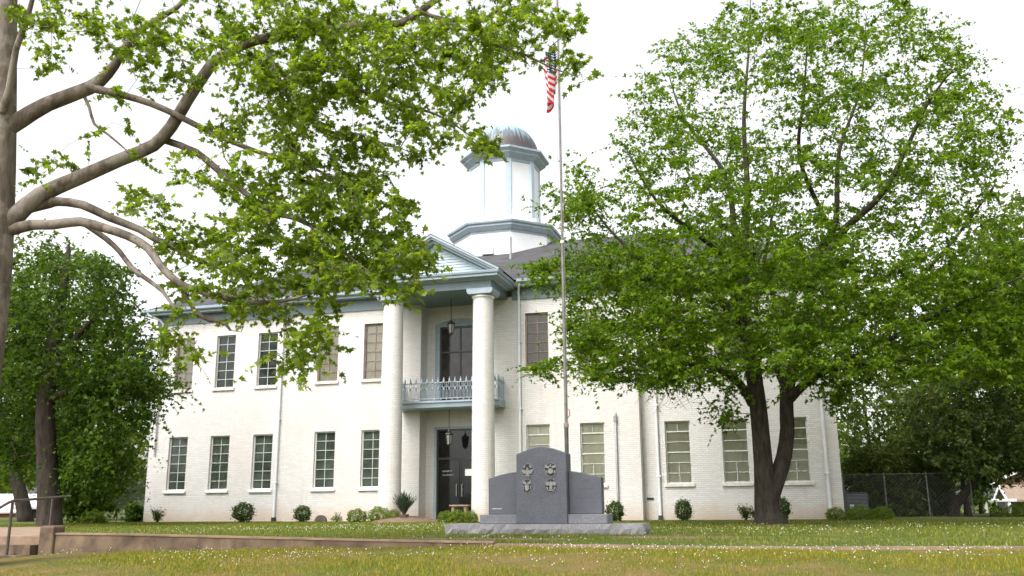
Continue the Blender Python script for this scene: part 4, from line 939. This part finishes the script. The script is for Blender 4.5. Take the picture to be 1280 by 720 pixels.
blobs = [(20,25,35,28,9),(110,22,70,22,12),(75,75,22,22,4),(130,60,38,28,7),(190,60,40,35,9),(185,110,38,35,5),(235,100,22,22,4),(250,38,60,38,22),(330,38,60,42,30),(420,40,70,42,42),(520,45,65,45,38),(600,42,55,42,28),(655,35,50,38,20),(712,25,20,18,4),(722,80,16,8,4),(690,44,24,8,2),
 (560,102,55,34,17),(620,78,38,22,9),(450,120,75,55,40),(380,130,65,62,36),(335,180,48,50,20),(420,205,75,55,40),(500,185,55,50,22),(535,130,38,28,9),(567,166,13,10,3),(610,187,24,8,6),(470,258,62,34,30),(375,258,75,36,28),(310,275,45,28,14),(290,150,32,34,6),(305,100,35,32,10),
 (245,228,34,24,3),(205,195,40,26,3),(150,165,28,18,2),(190,262,36,16,5),(150,248,50,12,4),(82,205,18,12,2),(245,298,44,22,9),(325,318,75,28,26),(425,310,65,32,32),(500,305,40,22,14),(520,322,22,13,8),(480,332,30,14,10),(450,345,24,12,6),(250,345,55,22,12),(330,358,58,18,14),(405,352,38,18,9),(222,312,26,16,4),(345,400,28,16,4),
 (362,440,28,22,10),(412,408,22,32,12),(385,470,10,8,1),(213,420,24,20,7),(238,448,12,8,2),(510,365,24,10,7),(300,392,28,12,3),(42,205,16,16,2),(310,225,50,26,8),(280,-25,200,20,24),(520,-25,160,20,20),(60,-20,60,20,10),(350,90,60,40,14),(480,80,60,40,20)]
Ts = []
for (bx, by, rx, ry, n) in blobs:
    for _ in range(n):
        a = rs.uniform(0, 2*np.pi); q = math.sqrt(rs.uniform()); D_ = np.interp(bx, [0, 300, 740], [16.4, 14.8, 13.6])+rs.uniform(-1.3, 1.3); Ts.append(at_d(bx+rx*q*math.cos(a), by+ry*q*math.sin(a), D_))
Ts = np.array(Ts)
tree('sycamore_tree', 'big sycamore at the left edge whose bare limbs reach in front of the building', sb, seeds, Ts, rs, M_BARK_SYC, M_LEAF_SYC, (LEAF5, LEAF5_F), 5, 9, .36, .6, .083, upw=.4, droop=.30, tip=.004, wig=.22, expo=.42, jit=.03, twigs=.0035)

# --- forked maple on the right
rm = np.random.default_rng(5)
mb_ = on_ground(962, 27.0, .0); DM = 27.0
seeds = [([mb_-np.array([0, 0, .3]), mb_+np.array([0, 0, .06]), at_d(959, 640, DM), at_d(957, 612, DM), at_d(954, 580, DM-.1), at_d(951, 545, DM-.2), at_d(947, 505, DM-.3), at_d(940, 455, DM-.3), at_d(932, 400, DM-.3), at_d(931, 300, DM-.2), at_d(934, 237, DM), at_d(930, 150, DM+.2), at_d(936, 60, DM+.3), at_d(938, 0, DM+.3)],
          [.62, .47, .345, .315, .26, .245, .235, .22, .18, .125, .09, .06, .03, .012]),
 ([at_d(960, 628, DM), at_d(971, 598, DM+.1), at_d(980, 570, DM+.3), at_d(984, 535, DM+.5), at_d(983, 490, DM+.6), at_d(995, 450, DM+.8), at_d(1008, 390, DM+1), at_d(1022, 320, DM+1.3), at_d(1044, 280, DM+1.5), at_d(1049, 190, DM+1.6), at_d(1075, 112, DM+1.8), at_d(1083, 20, DM+2)], [.25,.235,.215,.20,.19,.17,.14,.12,.09,.06,.03,.012]),
 ([at_d(988, 498, DM+.5), at_d(1008, 478, DM+.2), at_d(1035, 462, DM-.5), at_d(1075, 455, DM-1.5), at_d(1130, 450, DM-2.4), at_d(1190, 440, DM-3)], [.14,.125,.10,.08,.05,.02]),
 ([at_d(984, 492, DM+.6), at_d(972, 462, DM+1), at_d(955, 430, DM+1.6), at_d(945, 380, DM+2.4), at_d(960, 300, DM+3), at_d(975, 200, DM+3.4)], [.13,.115,.095,.07,.05,.02]),
 ([at_d(940, 505, DM-.3), at_d(925, 480, DM-.6), at_d(900, 462, DM-1), at_d(860, 455, DM-1.5), at_d(800, 462, DM-2), at_d(745, 470, DM-2.3)], [.13,.115,.09,.06,.04,.015]),
 ([at_d(934, 420, DM-.3), at_d(905, 380, DM-.8), at_d(870, 345, DM-1.4), at_d(812, 331, DM-1.8), at_d(762, 287, DM-2), at_d(731, 245, DM-2.2)], [.14,.12,.09,.06,.035,.012]),
 ([at_d(931, 380, DM-.2), at_d(919, 300, DM+.4), at_d(906, 219, DM+.8), at_d(856, 150, DM+1.2), at_d(835, 90, DM+1.4)], [.13,.10,.07,.04,.012]),
 ([at_d(1012, 370, DM+1), at_d(1050, 294, DM+.3), at_d(1106, 237, DM-.4), at_d(1162, 125, DM-.8), at_d(1194, 85, DM-1)], [.13,.11,.08,.04,.015]),
 ([at_d(1000, 440, DM+.8), at_d(1070, 400, DM+.2), at_d(1131, 362, DM-.6), at_d(1187, 306, DM-1), at_d(1244, 231, DM-1.4)], [.12,.10,.07,.045,.015]),
 ([at_d(1040, 460, DM-.6), at_d(1120, 420, DM-1.6), at_d(1200, 380, DM-2.6), at_d(1290, 340, DM-3.2)], [.08,.06,.04,.012]),
 ([at_d(931, 340, DM-.2), at_d(880, 300, DM-2), at_d(820, 250, DM-3.5), at_d(780, 180, DM-4)], [.09,.07,.04,.012]),
 ([at_d(1040, 290, DM+1.4), at_d(1000, 200, DM+.4), at_d(1005, 120, DM-.6), at_d(1010, 40, DM-1)], [.08,.06,.04,.012]),
]
outer = [(838,55),(900,10),(960,-8),(1000,12),(1040,-5),(1110,-10),(1170,20),(1215,45),(1240,95),(1258,140),(1262,185),(1240,230),(1255,262),(1290,270),(1310,330),(1310,470),(1240,480),(1190,470),(1120,478),(1075,478),(1010,470),(965,480),(930,470),(890,495),(845,490),(790,480),(745,482),(715,470),(700,430),(705,390),(690,350),(700,300),(690,255),(715,225),(770,195),(772,130),(800,105)]
T1 = crown_targets(outer, DM, 5.2, 1450, rm, cx=985)
T2 = crown_targets([(700,330),(780,290),(900,280),(1040,300),(1160,330),(1310,300),(1310,470),(1240,480),(1120,472),(1010,462),(930,470),(850,482),(745,478),(705,440)], DM, 5.6, 980, rm, cx=1000)
T3 = crown_targets([(660,330),(700,318),(720,345),(700,372),(668,362)], DM-1.5, 1.0, 14, rm); T4 = crown_targets([(655,460),(690,450),(700,475),(672,490)], DM-1.6, .8, 9, rm); T5 = crown_targets([(885,470),(925,480),(930,520),(905,530),(880,500)], DM-1, 1, 10, rm); T6 = crown_targets([(1010,480),(1060,478),(1062,515),(1030,505)], DM-1, 1, 10, rm); T7 = crown_targets([(675,230),(735,190),(740,260),(690,290)], DM-2, 1, 18, rm); T8 = crown_targets([(655,330),(690,325),(690,350),(650,348)], DM-2, .6, 6, rm)
Tm = np.concatenate([T1, T2, T3, T4, T5, T6, T7, T8])
tree('maple_tree', 'large forked maple with a broad layered crown before the right half of the building', mb_, seeds, Tm, rm, M_BARK_DK, M_LEAF_MAP, (LEAF3, LEAF3_F), 6, 12, .64, .42, .112, upw=.5, droop=.22, tip=.005, wig=.2, expo=.40, jit=.045)

mt_ = bpy.data.objects['maple_tree']; dt = MB(); rt_ = random.Random(4); inv = np.array(mt_.location)
for k in range(7):
    x0_, y0_ = 812+k*9, 462+rt_.uniform(-3, 3); c_ = [at_d(x0_, y0_, DM-1.9), at_d(x0_+rt_.uniform(-9, 4), y0_+14, DM-1.9), at_d(x0_+rt_.uniform(-14, 8), y0_+rt_.uniform(24, 42), DM-1.8), at_d(x0_+rt_.uniform(-22, 14), y0_+rt_.uniform(38, 56), DM-1.8)]
    sp, sr = smooth_poly([q-inv for q in c_], [.014, .011, .008, .004], .2); dt.tube(sp, sr, 4)
    j_ = len(sp)//2; dt.tube([sp[j_], sp[j_]+np.array([rt_.uniform(-.3, .3), .1, -.25]), sp[j_]+np.array([rt_.uniform(-.5, .5), .15, -.55])], [.007, .005, .003], 4)
dt.build('bare_twigs', simple('bleached_twigs', (.24,.21,.17), .9, (.14,.12,.10), 8), mt_)

# --- dark tree before the left end of the building
rl_ = np.random.default_rng(8); DL = 36.0
lb = on_ground(62, DL, .03)
seeds = [([lb-np.array([0,0,.3]), lb+np.array([0,0,.05]), at_d(61, 620, DL), at_d(58, 560, DL), at_d(58, 500, DL), at_d(66, 440, DL), at_d(76, 380, DL), at_d(84, 330, DL), at_d(86, 305, DL)], [.56,.42,.36,.33,.30,.25,.18,.11,.04]),
 ([at_d(60, 480, DL), at_d(90, 430, DL-.5), at_d(125, 390, DL-1), at_d(150, 360, DL-1.3)], [.18,.13,.08,.02]), ([at_d(62, 470, DL), at_d(35, 420, DL+.5), at_d(10, 380, DL+1)], [.16,.10,.03]),
 ([at_d(60, 500, DL), at_d(110, 480, DL-2), at_d(160, 470, DL-3)], [.14,.09,.02])]
Tl = np.concatenate([crown_targets([(10,345),(30,325),(60,318),(85,308),(110,325),(140,322),(160,350),(165,380),(182,430),(192,470),(150,500),(95,480),(40,470),(-40,480),(-60,440),(-40,380)], DL, 3.4, 400, rl_, cx=70),
  crown_targets([(85,450),(170,430),(192,455),(200,490),(190,525),(165,545),(140,575),(110,590),(88,580)], DL-.5, 3.0, 300, rl_, cx=140),
  crown_targets([(-60,420),(60,430),(120,450),(140,560),(95,600),(62,585),(-60,580)], DL+4, 2.6, 340, rl_, cx=40), crown_targets([(205,440),(238,448),(235,470),(210,490)], DL-2, .5, 8, rl_),
  crown_targets([(75,560),(110,570),(150,575),(165,540),(168,590),(145,605),(110,600),(80,600)], DL+1, 2.2, 60, rl_, cx=130), crown_targets([(-20,330),(15,322),(50,330),(60,400),(50,440),(-20,440)], DL+.5, 2.0, 60, rl_, cx=20), crown_targets([(150,395),(180,400),(208,440),(212,480),(195,505),(165,470)], DL-.5, 1.6, 36, rl_, cx=180), crown_targets([(90,330),(125,312),(165,335),(170,372),(185,400),(180,430),(150,380),(110,350)], DL+.5, 2.0, 46, rl_, cx=140)])
tree('shade_tree', 'dense dark green tree overlapping the left end of the white building', lb, seeds, Tl, rl_, M_BARK_GR, M_LEAF_LEFT, (LEAF3, LEAF3_F), 5, 10, .75, .7, .135, upw=.3, droop=.7, tip=.006, wig=.14)

# --- background trees
def bg_tree(name, label, px, D, poly, half, n, nper, rad, size, leafm, seed, trunk_r=.25, group='trees behind the lawn', bark=None, flat=.7, upw=.4, tmpl=None, lean=0, forks=1, zmin=.3, cat='tree', droop=.2, top=None):
    r0 = np.random.default_rng(seed); b0 = on_ground(px, D, 0.0); poly = np.array(poly, float); ty = poly[:, 1].min(); cx = poly[np.argmin(poly[:, 1]), 0]
    T = crown_targets(poly, D, half, n, r0, zmin=zmin); tp = at_d(cx, ty+ (poly[:,1].max()-ty)*.15, D); md = b0+(tp-b0)*.45+np.array([r0.uniform(-.2,.2), r0.uniform(-.2,.2), 0])
    sd_ = [([b0-np.array([0,0,.3]), b0+np.array([0,0,.4]), md, tp], [trunk_r*1.4, trunk_r, trunk_r*.6, .03])]
    return tree(name, label, b0, sd_, T, r0, bark or M_BARK_GR, leafm, tmpl or (LEAF3, LEAF3_F), 4, max(4, nper//6), rad*1.15, flat, size, group=group, upw=upw, droop=droop, tip=.008, cat=cat)
G = 'trees beyond the building and lawn'
bg_tree('dark_broadleaf_tree', 'dark broadleaf tree with drooping leaves behind the fence at right, slim forked trunk', 1196, 43, [(1150,470),(1200,455),(1300,450),(1310,588),(1240,594),(1215,585),(1185,590),(1165,575),(1145,545),(1125,520)], 4.5, 560, 66, .75, .165, M_LEAF_DKBG, 31, .20, G, M_BARK_DK)
bg_tree('airy_tree', 'airy light green tree with sky showing through beside the right corner of the building', 1092, 52, [(1040,470),(1075,440),(1110,440),(1135,470),(1130,540),(1115,580),(1060,585),(1040,540)], 3.5, 150, 30, .8, .24, M_LEAF_BG, 32, .16, G)
bg_tree('tall_green_tree', 'tall bright green tree rising at the right edge behind the maple', 1345, 40, [(1190,330),(1215,290),(1250,255),(1290,235),(1330,260),(1340,460),(1280,480),(1210,470),(1180,420)], 4, 330, 40, .7, .20, M_LEAF_BG, 33, .3, G)
bg_tree('bushy_tree', 'yellow green bushy tree between the airy tree and the dark broadleaf tree', 1150, 50, [(1100,480),(1140,455),(1180,460),(1195,500),(1180,560),(1130,585),(1100,560)], 3, 190, 36, .8, .24, M_LEAF_BG, 34, .2, G)
bg_tree('young_tree', 'small young green tree next to the brown barn', 1228, 52, [(1205,560),(1228,555),(1240,590),(1238,622),(1222,635),(1205,622),(1200,590)], 1.8, 80, 34, .55, .18, M_LEAF_LEFT, 35, .1, G)
# second stem standing by the dark broadleaf tree
bg_tree('slender_tree', 'slender dark trunk with sparse leaves just right of the dark broadleaf tree', 1211, 44, [(1200,540),(1240,540),(1250,595),(1215,602),(1196,590)], 1.5, 40, 34, .6, .26, M_LEAF_DKBG, 36, .14, G, M_BARK_DK)
GJ = 'feathery evergreens behind the chain link fence'
for i, (px, D, poly, lb_) in enumerate([
    (1082, 45, [(1055,585),(1066,560),(1085,555),(1105,570),(1112,600),(1108,645),(1056,645)], 'feathery dark evergreen nearest the corner of the building'),
    (1122, 44, [(1098,580),(1112,552),(1132,548),(1152,566),(1160,600),(1156,645),(1094,645)], 'tallest feathery dark evergreen in the middle of the row behind the fence'),
    (1165, 46, [(1142,590),(1158,570),(1176,572),(1192,598),(1192,645),(1140,645)], 'lower feathery dark evergreen nearest the dark broadleaf tree')]):
    bg_tree('evergreen_shrub', lb_, px, D, poly, 1.6, 150, 60, .5, .24, M_LEAF_CON, 40+i, .09, GJ, M_BARK_DK, flat=1.3, upw=.0, tmpl=(LEAF1*np.array([.4,1,1]), LEAF1_F), zmin=.15, cat='shrub', droop=0)
# behind the roof and at left
bg_tree('roof_conifer', 'dark tree top showing above the roof ridge at left of the portico', 392, 62, [(345,345),(360,325),(372,300),(392,290),(418,300),(435,322),(440,345),(430,420),(350,420)], 3.5, 170, 40, .9, .26, M_LEAF_CON, 50, .3, G)
bg_tree('backdrop_tree', 'yellow green tree filling the gap behind the dark tree at the far left', 30, 52, [(-40,280),(20,295),(60,300),(120,310),(140,340),(150,420),(120,500),(60,550),(-40,560)], 4, 330, 36, .9, .26, M_LEAF_BG, 51, .35, G)
bg_tree('woodland_tree', 'broad dark tree low behind the dark tree trunk at far left', -10, 56, [(-60,430),(40,440),(110,470),(130,540),(110,575),(40,580),(-60,575)], 4, 280, 36, 1.0, .28, M_LEAF_LEFT, 52, .15, G)
bg_tree('corner_tree', 'green tree touching the left corner of the building, pale yellow green', 160, 58, [(120,540),(150,520),(185,530),(196,570),(190,620),(150,632),(118,615)], 2.2, 170, 36, .8, .26, M_LEAF_BRT, 53, .16, G)
bg_tree('multistem_tree', 'small dark multi stemmed tree right of the dark tree trunk', 100, 44, [(66,590),(90,572),(125,580),(150,600),(146,636),(108,646),(80,642),(66,625)], 1.8, 190, 36, .55, .2, M_LEAF_LEFT, 54, .09, G, M_BARK_DK)
bg_tree('yellow_shrub', 'low bright yellow green shrub on the lawn at far left', 116, 41, [(100,650),(104,642),(116,640),(130,642),(135,650),(132,655),(102,655)], .5, 40, 50, .22, .1, M_LEAF_BRT, 55, .03, None, zmin=.03, cat='shrub')
bg_tree('hedge_shrub', 'dark green shrub against the dark fence at the left corner of the building', 166, 46, [(158,645),(162,628),(172,626),(180,635),(180,655),(158,655)], .6, 45, 44, .3, .14, M_LEAF_LEFT, 56, .04, None, zmin=.05, cat='shrub')
# far-off wood that closes the horizon
rw_ = np.random.default_rng(77); FT = []
for az0, az1, n in ((-62, -40, 900), (-6, 40, 1100)):
    for _ in range(n):
        az = R(rw_.uniform(az0, az1)); D_ = rw_.uniform(100, 150); FT.append((CAM[0]+D_*math.sin(az), CAM[1]+D_*math.cos(az), rw_.uniform(.2, 1)**.7*(7+3*math.sin(az*40))))
C, S, N = cluster_leaves(np.array(FT), 26, 1.9, .8, .75, rw_, .3)
tag(leaf_cloud('far_woods', C, S, N, M_LEAF_BG, None, (LEAF1, LEAF1_F), rw_), 'far off belt of green woods closing the horizon', 'woods', kind='stuff')

# ------------------------------------------------------------------ shrubs along the walls
M_BOX = leaf_mat('boxwood_leaves', (.06,.105,.005), (.105,.165,.009), (.18,.225,.016), .12)
M_BUSH = leaf_mat('holly_leaves', (.022,.05,.004), (.038,.075,.006), (.075,.12,.012), .12)
M_PALEB = leaf_mat('pale_shrub_leaves', (.10,.13,.05), (.17,.19,.09), (.28,.25,.14), .3)
M_SPIKE = leaf_mat('grey_green_spikes', (.03,.05,.03), (.05,.075,.045), (.08,.10,.06), .2)
rb = np.random.default_rng(3)
def shrub_leaves(n, f_shape, size, up):
    u = unit(rb.normal(size=(n, 3))); u[:, 2] = (np.abs(u[:, 2])*.98-.15*rb.uniform(size=n)) if False else u[:, 2]; r_ = rb.uniform(.55, 1.0, n)**.35; P = f_shape(u)*r_[:, None]
    N = unit(u*.6+rb.normal(size=(n, 3))*.7+np.array([0, 0, up])); return P, size*rb.uniform(.6, 1.3, n), N
def lump(u): return (1+.13*np.sin(u[:, 0]*7+1)*np.sin(u[:, 1]*6)+.10*np.sin(u[:, 2]*9+u[:, 0]*5))[:, None]
PROTO = {}
def shrub_proto(kind):
    t = empty(kind)
    if kind == 'round_shrub':       # clipped, taller than wide
        P, S, N = shrub_leaves(3200, lambda u: u*lump(u)*np.array([.40, .40, .42])+np.array([0, 0, .45]), .075, .3); mat = M_BUSH
        sp = rb.choice(len(P), 260); P[sp] += unit(P[sp]-np.array([0,0,.4]))*rb.uniform(.02, .14, (260, 1))
    elif kind == 'boxwood':
        P, S, N = shrub_leaves(3600, lambda u: u*lump(u)*np.array([.52, .48, .36])+np.array([0, 0, .22]), .062, .4); mat = M_BOX
    elif kind == 'loose_shrub':
        stems = [np.array([math.cos(a)*s_, math.sin(a)*s_, h]) for a, s_, h in zip(rb.uniform(0, 6.28, 16), rb.uniform(.1, .42, 16), rb.uniform(.35, .72, 16))]
        C = np.concatenate([np.outer(np.linspace(.3, 1, 40), s_)+rb.normal(size=(40, 3))*.06 for s_ in stems]); P, S, N = C, .10*rb.uniform(.6, 1.2, len(C)), unit(rb.normal(size=C.shape)+np.array([0, 0, .6])); mat = M_BUSH
    elif kind == 'pale_shrub':
        C = unit(rb.normal(size=(380, 3)))*np.array([.38, .3, .3])*rb.uniform(.4, 1, (380, 1)); C[:, 2] = np.abs(C[:, 2])+.05; P, S, N = C, .085*rb.uniform(.6, 1.2, 380), unit(rb.normal(size=C.shape)+np.array([0, 0, .5])); mat = M_PALEB
    P[:, 2] = np.maximum(P[:, 2], .02)
    leaf_cloud('foliage', P, S, N, mat, t, (LEAF1*np.array([.75, 1, 1]), LEAF1_F), rb)
    st = MB()
    for k in range(7): a = rb.uniform(0, 6.28); r_ = rb.uniform(.05, .25); st.tube([(0.02*math.cos(a), .02*math.sin(a), -.05), (r_*.5*math.cos(a), r_*.5*math.sin(a), .2), (r_*math.cos(a), r_*math.sin(a), .45 if kind != 'boxwood' else .3)], [.02, .015, .006], 5)
    st.build('stem', M_BARK_DK, t); return t
def shrub(kind, px, Y, wpx, label, hs=1.0, group=None, z=0.0):
    if kind not in PROTO: o = shrub_proto(kind); PROTO[kind] = o
    else:
        s_ = PROTO[kind]; o = s_.copy(); col.objects.link(o)
        for ch in s_.children: c = ch.copy(); col.objects.link(c); c.parent = o
    p = at_y(px, 645, Y); w = {'round_shrub': .88, 'boxwood': 1.02, 'loose_shrub': .9, 'pale_shrub': .78}[kind]; k = wpx*np.linalg.norm(p-CAM)/F/w*.97
    o.location = (float(p[0]), Y, z+float(zback(p[0], Y))); o.rotation_euler.z = px*1.7; o.scale = (k, k, k*hs); tag(o, label, 'shrub', group or 'shrubs planted along the front of the building'); return o
shrub('loose_shrub', 197, -1.2, 22, 'small loose leafed shrub by the far left corner of the building', .9)
shrub('round_shrub', 304, -1.2, 27, 'big round dark shrub under the third lower window from the left', .85)
shrub('round_shrub', 378, -1.6, 22, 'round shrub between the left downspout and the fourth lower window', .9)
shrub('pale_shrub', 421, -1.6, 20, 'pale thin dried shrub left of the low boxwood mounds', 1.0)
shrub('boxwood', 446, -1.9, 25, 'single boxwood mound between the pale shrub and the boxwood pair at the left column', 1.10)
shrub('boxwood', 474, -2.9, 28, 'front boxwood mound of the pair at the foot of the left column', 1.17)
shrub('boxwood', 491, -3.1, 20, 'smaller boxwood mound of the pair tucked beside the spiky shrub', 1.35)
shrub('boxwood', 557, -4.6, 22, 'leftmost of three joined boxwood mounds before the entrance doors', 1.17)
shrub('boxwood', 571, -4.7, 22, 'middle of three joined boxwood mounds before the entrance doors', 1.29)
shrub('boxwood', 587, -4.6, 22, 'rightmost of three joined boxwood mounds, touching the right column', 1.17)
shrub('round_shrub', 769, -1.7, 24, 'round dark shrub just right of the monument at the foot of the grey conduit', 1.0)
shrub('round_shrub', 855, -1.3, 22, 'round shrub on a short stem right of the right downspout', 1.15)
shrub('loose_shrub', 932, -1.3, 24, 'loose leafy shrub just left of the maple trunk', .95)
shrub('loose_shrub', 944, -1.0, 18, 'small leafy shrub half hidden behind the left side of the maple trunk', 1.1)
shrub('round_shrub', 976, -1.6, 26, 'upright leafy shrub showing just right of the maple trunk', 1.05)
shrub('boxwood', 1045, -2.0, 25, 'boxwood mound at the right corner of the building', 1.05)
shrub('boxwood', 1074, -1.8, 28, 'middle boxwood mound of the three past the right corner', 1.05)
shrub('boxwood', 1103, -1.8, 26, 'boxwood mound farthest from the right corner of the building', 1.05)
for px, Y, w, lb_ in ((1247, 6, 15, 'dark shrub inside the low white frame at far right'), (1266, 5, 16, 'low shrub between the white frame and the right edge'), (1281, 5, 20, 'low shrub cut by the right edge of the view')):
    shrub('boxwood', px, Y, w, lb_, 1.38, 'low shrubs before the barn')
# upright spiky shrub in a small clay pot beside the left column
sp_ = at_y(505, 643, -3.3); t = empty('spiky_shrub', (float(sp_[0]), -3.3, .02), label='grey green spiky upright shrub in a small pot beside the left column', cat='shrub')
n = 900; a = rb.uniform(0, 2*np.pi, n); tl = rb.uniform(0, .55, n)**.8; Ls = rb.uniform(.5, 1.0, n); dirs = np.stack([np.sin(tl*1.4)*np.cos(a), np.sin(tl*1.4)*np.sin(a), np.cos(tl*1.2)], -1)
P = np.array([0, 0, .28])+dirs*(Ls*rb.uniform(.3, 1, n)*.78)[:, None]; 
V = []; 
for i in range(n):
    d = dirs[i]; s_ = np.cross(d, [0, 0, 1.]); s_ = s_/(np.linalg.norm(s_)+1e-6)*.018; e = P[i]+d*.16+np.array([0, 0, .03]); V += [P[i]-s_, P[i]+s_, e]
np_mesh('foliage', np.array(V), np.arange(3*n).reshape(n, 3), M_SPIKE, t)
st = MB()
for k in range(22): a_ = 2*math.pi*k/22*3.3; q = .15+.3*(k % 5)/5; st.tube([(0, 0, .2), (q*.5*math.cos(a_), q*.5*math.sin(a_), .55), (q*math.cos(a_), q*math.sin(a_), .98-q*.4)], [.022, .017, .006], 5)
st.build('stem', M_SPIKE, t)
MB().lathe([(.13, -.04), (.17, .2), (.19, .27), (.16, .28)], 0, 0, 16).build('pot', M_CONC, t, smooth='auto')

# ------------------------------------------------------------------ fences, air conditioner, far buildings
M_POSTDK = simple('fence_post_steel', (.13,.13,.13), .6, (.08,.08,.08), 5)
def fence(label, p0, p1, h, npost, mat, spacing, group=None):
    p0, p1 = np.array(p0, float), np.array(p1, float); t = empty('chain_link_fence', p0, label=label, cat='fence', group=group); Lf = np.linalg.norm(p1-p0); d = (p1-p0)/Lf
    w = MB(); n = int((Lf+h)/spacing)
    nn = np.array([-d[1], d[0], 0])
    for sgn in (0, 1):
        for k in range(n):
            s0 = k*spacing-(h if sgn == 0 else 0); a_, za, b_, zb_2 = (s0, 0, s0+h, h) if sgn == 0 else (s0, h, s0+h, 0)
            if sgn: a_, b_ = s0-h, s0; za, zb_2 = h, 0
            # clip to the run
            if b_ <= 0 or a_ >= Lf: continue
            sl = (zb_2-za)/(b_-a_); 
            if a_ < 0: za += sl*(0-a_); a_ = 0
            if b_ > Lf: zb_2 += sl*(Lf-b_); b_ = Lf
            A_, B_ = d*a_+np.array([0, 0, za+.03])+nn*.004*sgn, d*b_+np.array([0, 0, zb_2+.03])+nn*.004*sgn; th = np.array([0, 0, .007])
            w.quad(A_-th, B_-th, B_+th, A_+th)
    w.build('wire_mesh', mat, t)
    for k in range(npost): q = d*Lf*k/(npost-1); MB().tube([q+[0, 0, -.2], q+[0, 0, h+.12]], .026, 8).build('post', M_POSTDK if mat is not M_IRON else M_IRON, t)
    MB().tube([np.array([0, 0, h+.05]), d*Lf+[0, 0, h+.05]], .014, 6).build('top_rail', mat, t)
fence('grey chain link fence with posts behind the boxwoods at right', on_ground(1058, 41, 0), on_ground(1218, 41.5, 0), 1.65, 4, simple('fence_wire', (.05,.05,.05), .5, (.03,.03,.03), 5), .16)
fence('dark chain link fence beside the left corner of the building', on_ground(128, 50, 0), on_ground(182, 47.5, 0), 1.8, 4, M_IRON, .10)
ac = on_ground(1073, 43, 0); t = empty('air_conditioner', ac, -.05, label='grey blue air conditioning unit on a pad behind the fence at right', cat='air conditioner')
MB().box(-.46, .46, -.4, .4, .08, 1.0).build('cabinet', simple('ac_metal', (.05,.065,.09), .5, (.035,.045,.06), 4), t, bevel=.02)
m = MB()
for k in range(14): m.box(-.42, .42, -.412, -.402, .16+k*.057, .18+k*.057)
m.build('louvres', M_GREYMET, t); MB().box(-.3, -.14, -.418, -.413, .35, .5).build('rating_plate', M_PAPER, t); MB().box(-.6, .6, -.55, .55, -.1, .078).build('pad', M_CONC, t)
def gable_house(name, label, c, w, dpt, hw_, hr_, rz, wall, roofm, over=.4, group=None):
    t = empty(name, c, rz, label=label, cat='building', group=group)
    m = MB(); m.prism_y([(-w/2, -.3), (w/2, -.3), (w/2, hw_), (0, hr_), (-w/2, hw_)], 0, dpt); m.build('wall', wall, t)
    s_ = (hr_-hw_)/(w/2)
    m = MB()
    for sg_ in (-1, 1):
        a = (sg_*(w/2+over), hw_-s_*over); pts = [a, (0, hr_), (0, hr_+.14), (a[0], a[1]+.14)]
        m.prism_y(pts if sg_ < 0 else pts[::-1], -over, dpt+over)
    r_ = m.build('roof', roofm, t); f = MB()
    for sg_ in (-1, 1):
        a = (sg_*(w/2+over+.02), hw_-s_*over-.1); pts = [a, (0, hr_-.06), (0, hr_+.16), (a[0], a[1]+.26)]; f.prism_y(pts if sg_ < 0 else pts[::-1], -over-.05, -over-.004)
    f.build('bargeboard', M_WHITE, r_); return t
M_BARN = simple('brown_boards', (.17,.10,.065), .8, (.11,.06,.04), 3); M_METALROOF = simple('white_metal_roof', (.62,.64,.68), .4, (.54,.56,.60), 1.5)
M_TANROOF = simple('tan_shingles', (.28,.21,.16), .9, (.22,.16,.12), 4); M_DARKWALL = simple('dark_gable', (.04,.035,.035), .8, (.025,.022,.022), 3)
q = on_ground(1300, 78, 0); gable_house('barn', 'brown board barn with pale metal roof at the right edge', (float(q[0])+2.2, float(q[1]), 0), 9.5, 12, 2.0, 4.0, R(-18), M_BARN, M_METALROOF, .5)
q = on_ground(1256, 66, 0); t = gable_house('shed', 'small shed with dark gable and tan roof in front of the barn', (float(q[0]), float(q[1]), 0), 1.0, 4, .72, 1.45, R(-62), M_DARKWALL, M_TANROOF, .12)
q = on_ground(1249, 55, 0); t = empty('garden_frame', q, -.1, label='low white painted square frame near the right edge', cat='frame')
for s_ in (-1, 1):
    for dd in (0, 1.2): MB().box(s_*.55-.07, s_*.55+.07, dd-.07, dd+.07, -.1, .56).build('post', M_WHITE, t)
MB().box(-.72, .9, -.12, 1.32, .562, .70).build('top', M_WHITE, t, bevel=.02)
M_PINK = simple('pale_pinkish_metal_roof', (.70,.64,.68), .5, (.60,.54,.58), 2); M_ORANGE = simple('orange_brick', (.34,.17,.09), .8, (.24,.11,.06), 6)
q = on_ground(-60, 84, -.75); gable_house('brick_house', 'orange brick house with large pale roof at the left edge', (float(q[0]), float(q[1]), -.75), 7, 5.4, 1.2, 2.4, R(-45), M_ORANGE, M_PINK, .4)
q = on_ground(20, 72, -.3); gable_house('outbuilding', 'dark outbuilding with low pale roof behind the handrail', (float(q[0]), float(q[1]), -.3), 4.0, 1.9, 1.0, 1.65, R(-45), M_DARKWALL, M_PINK, .3)
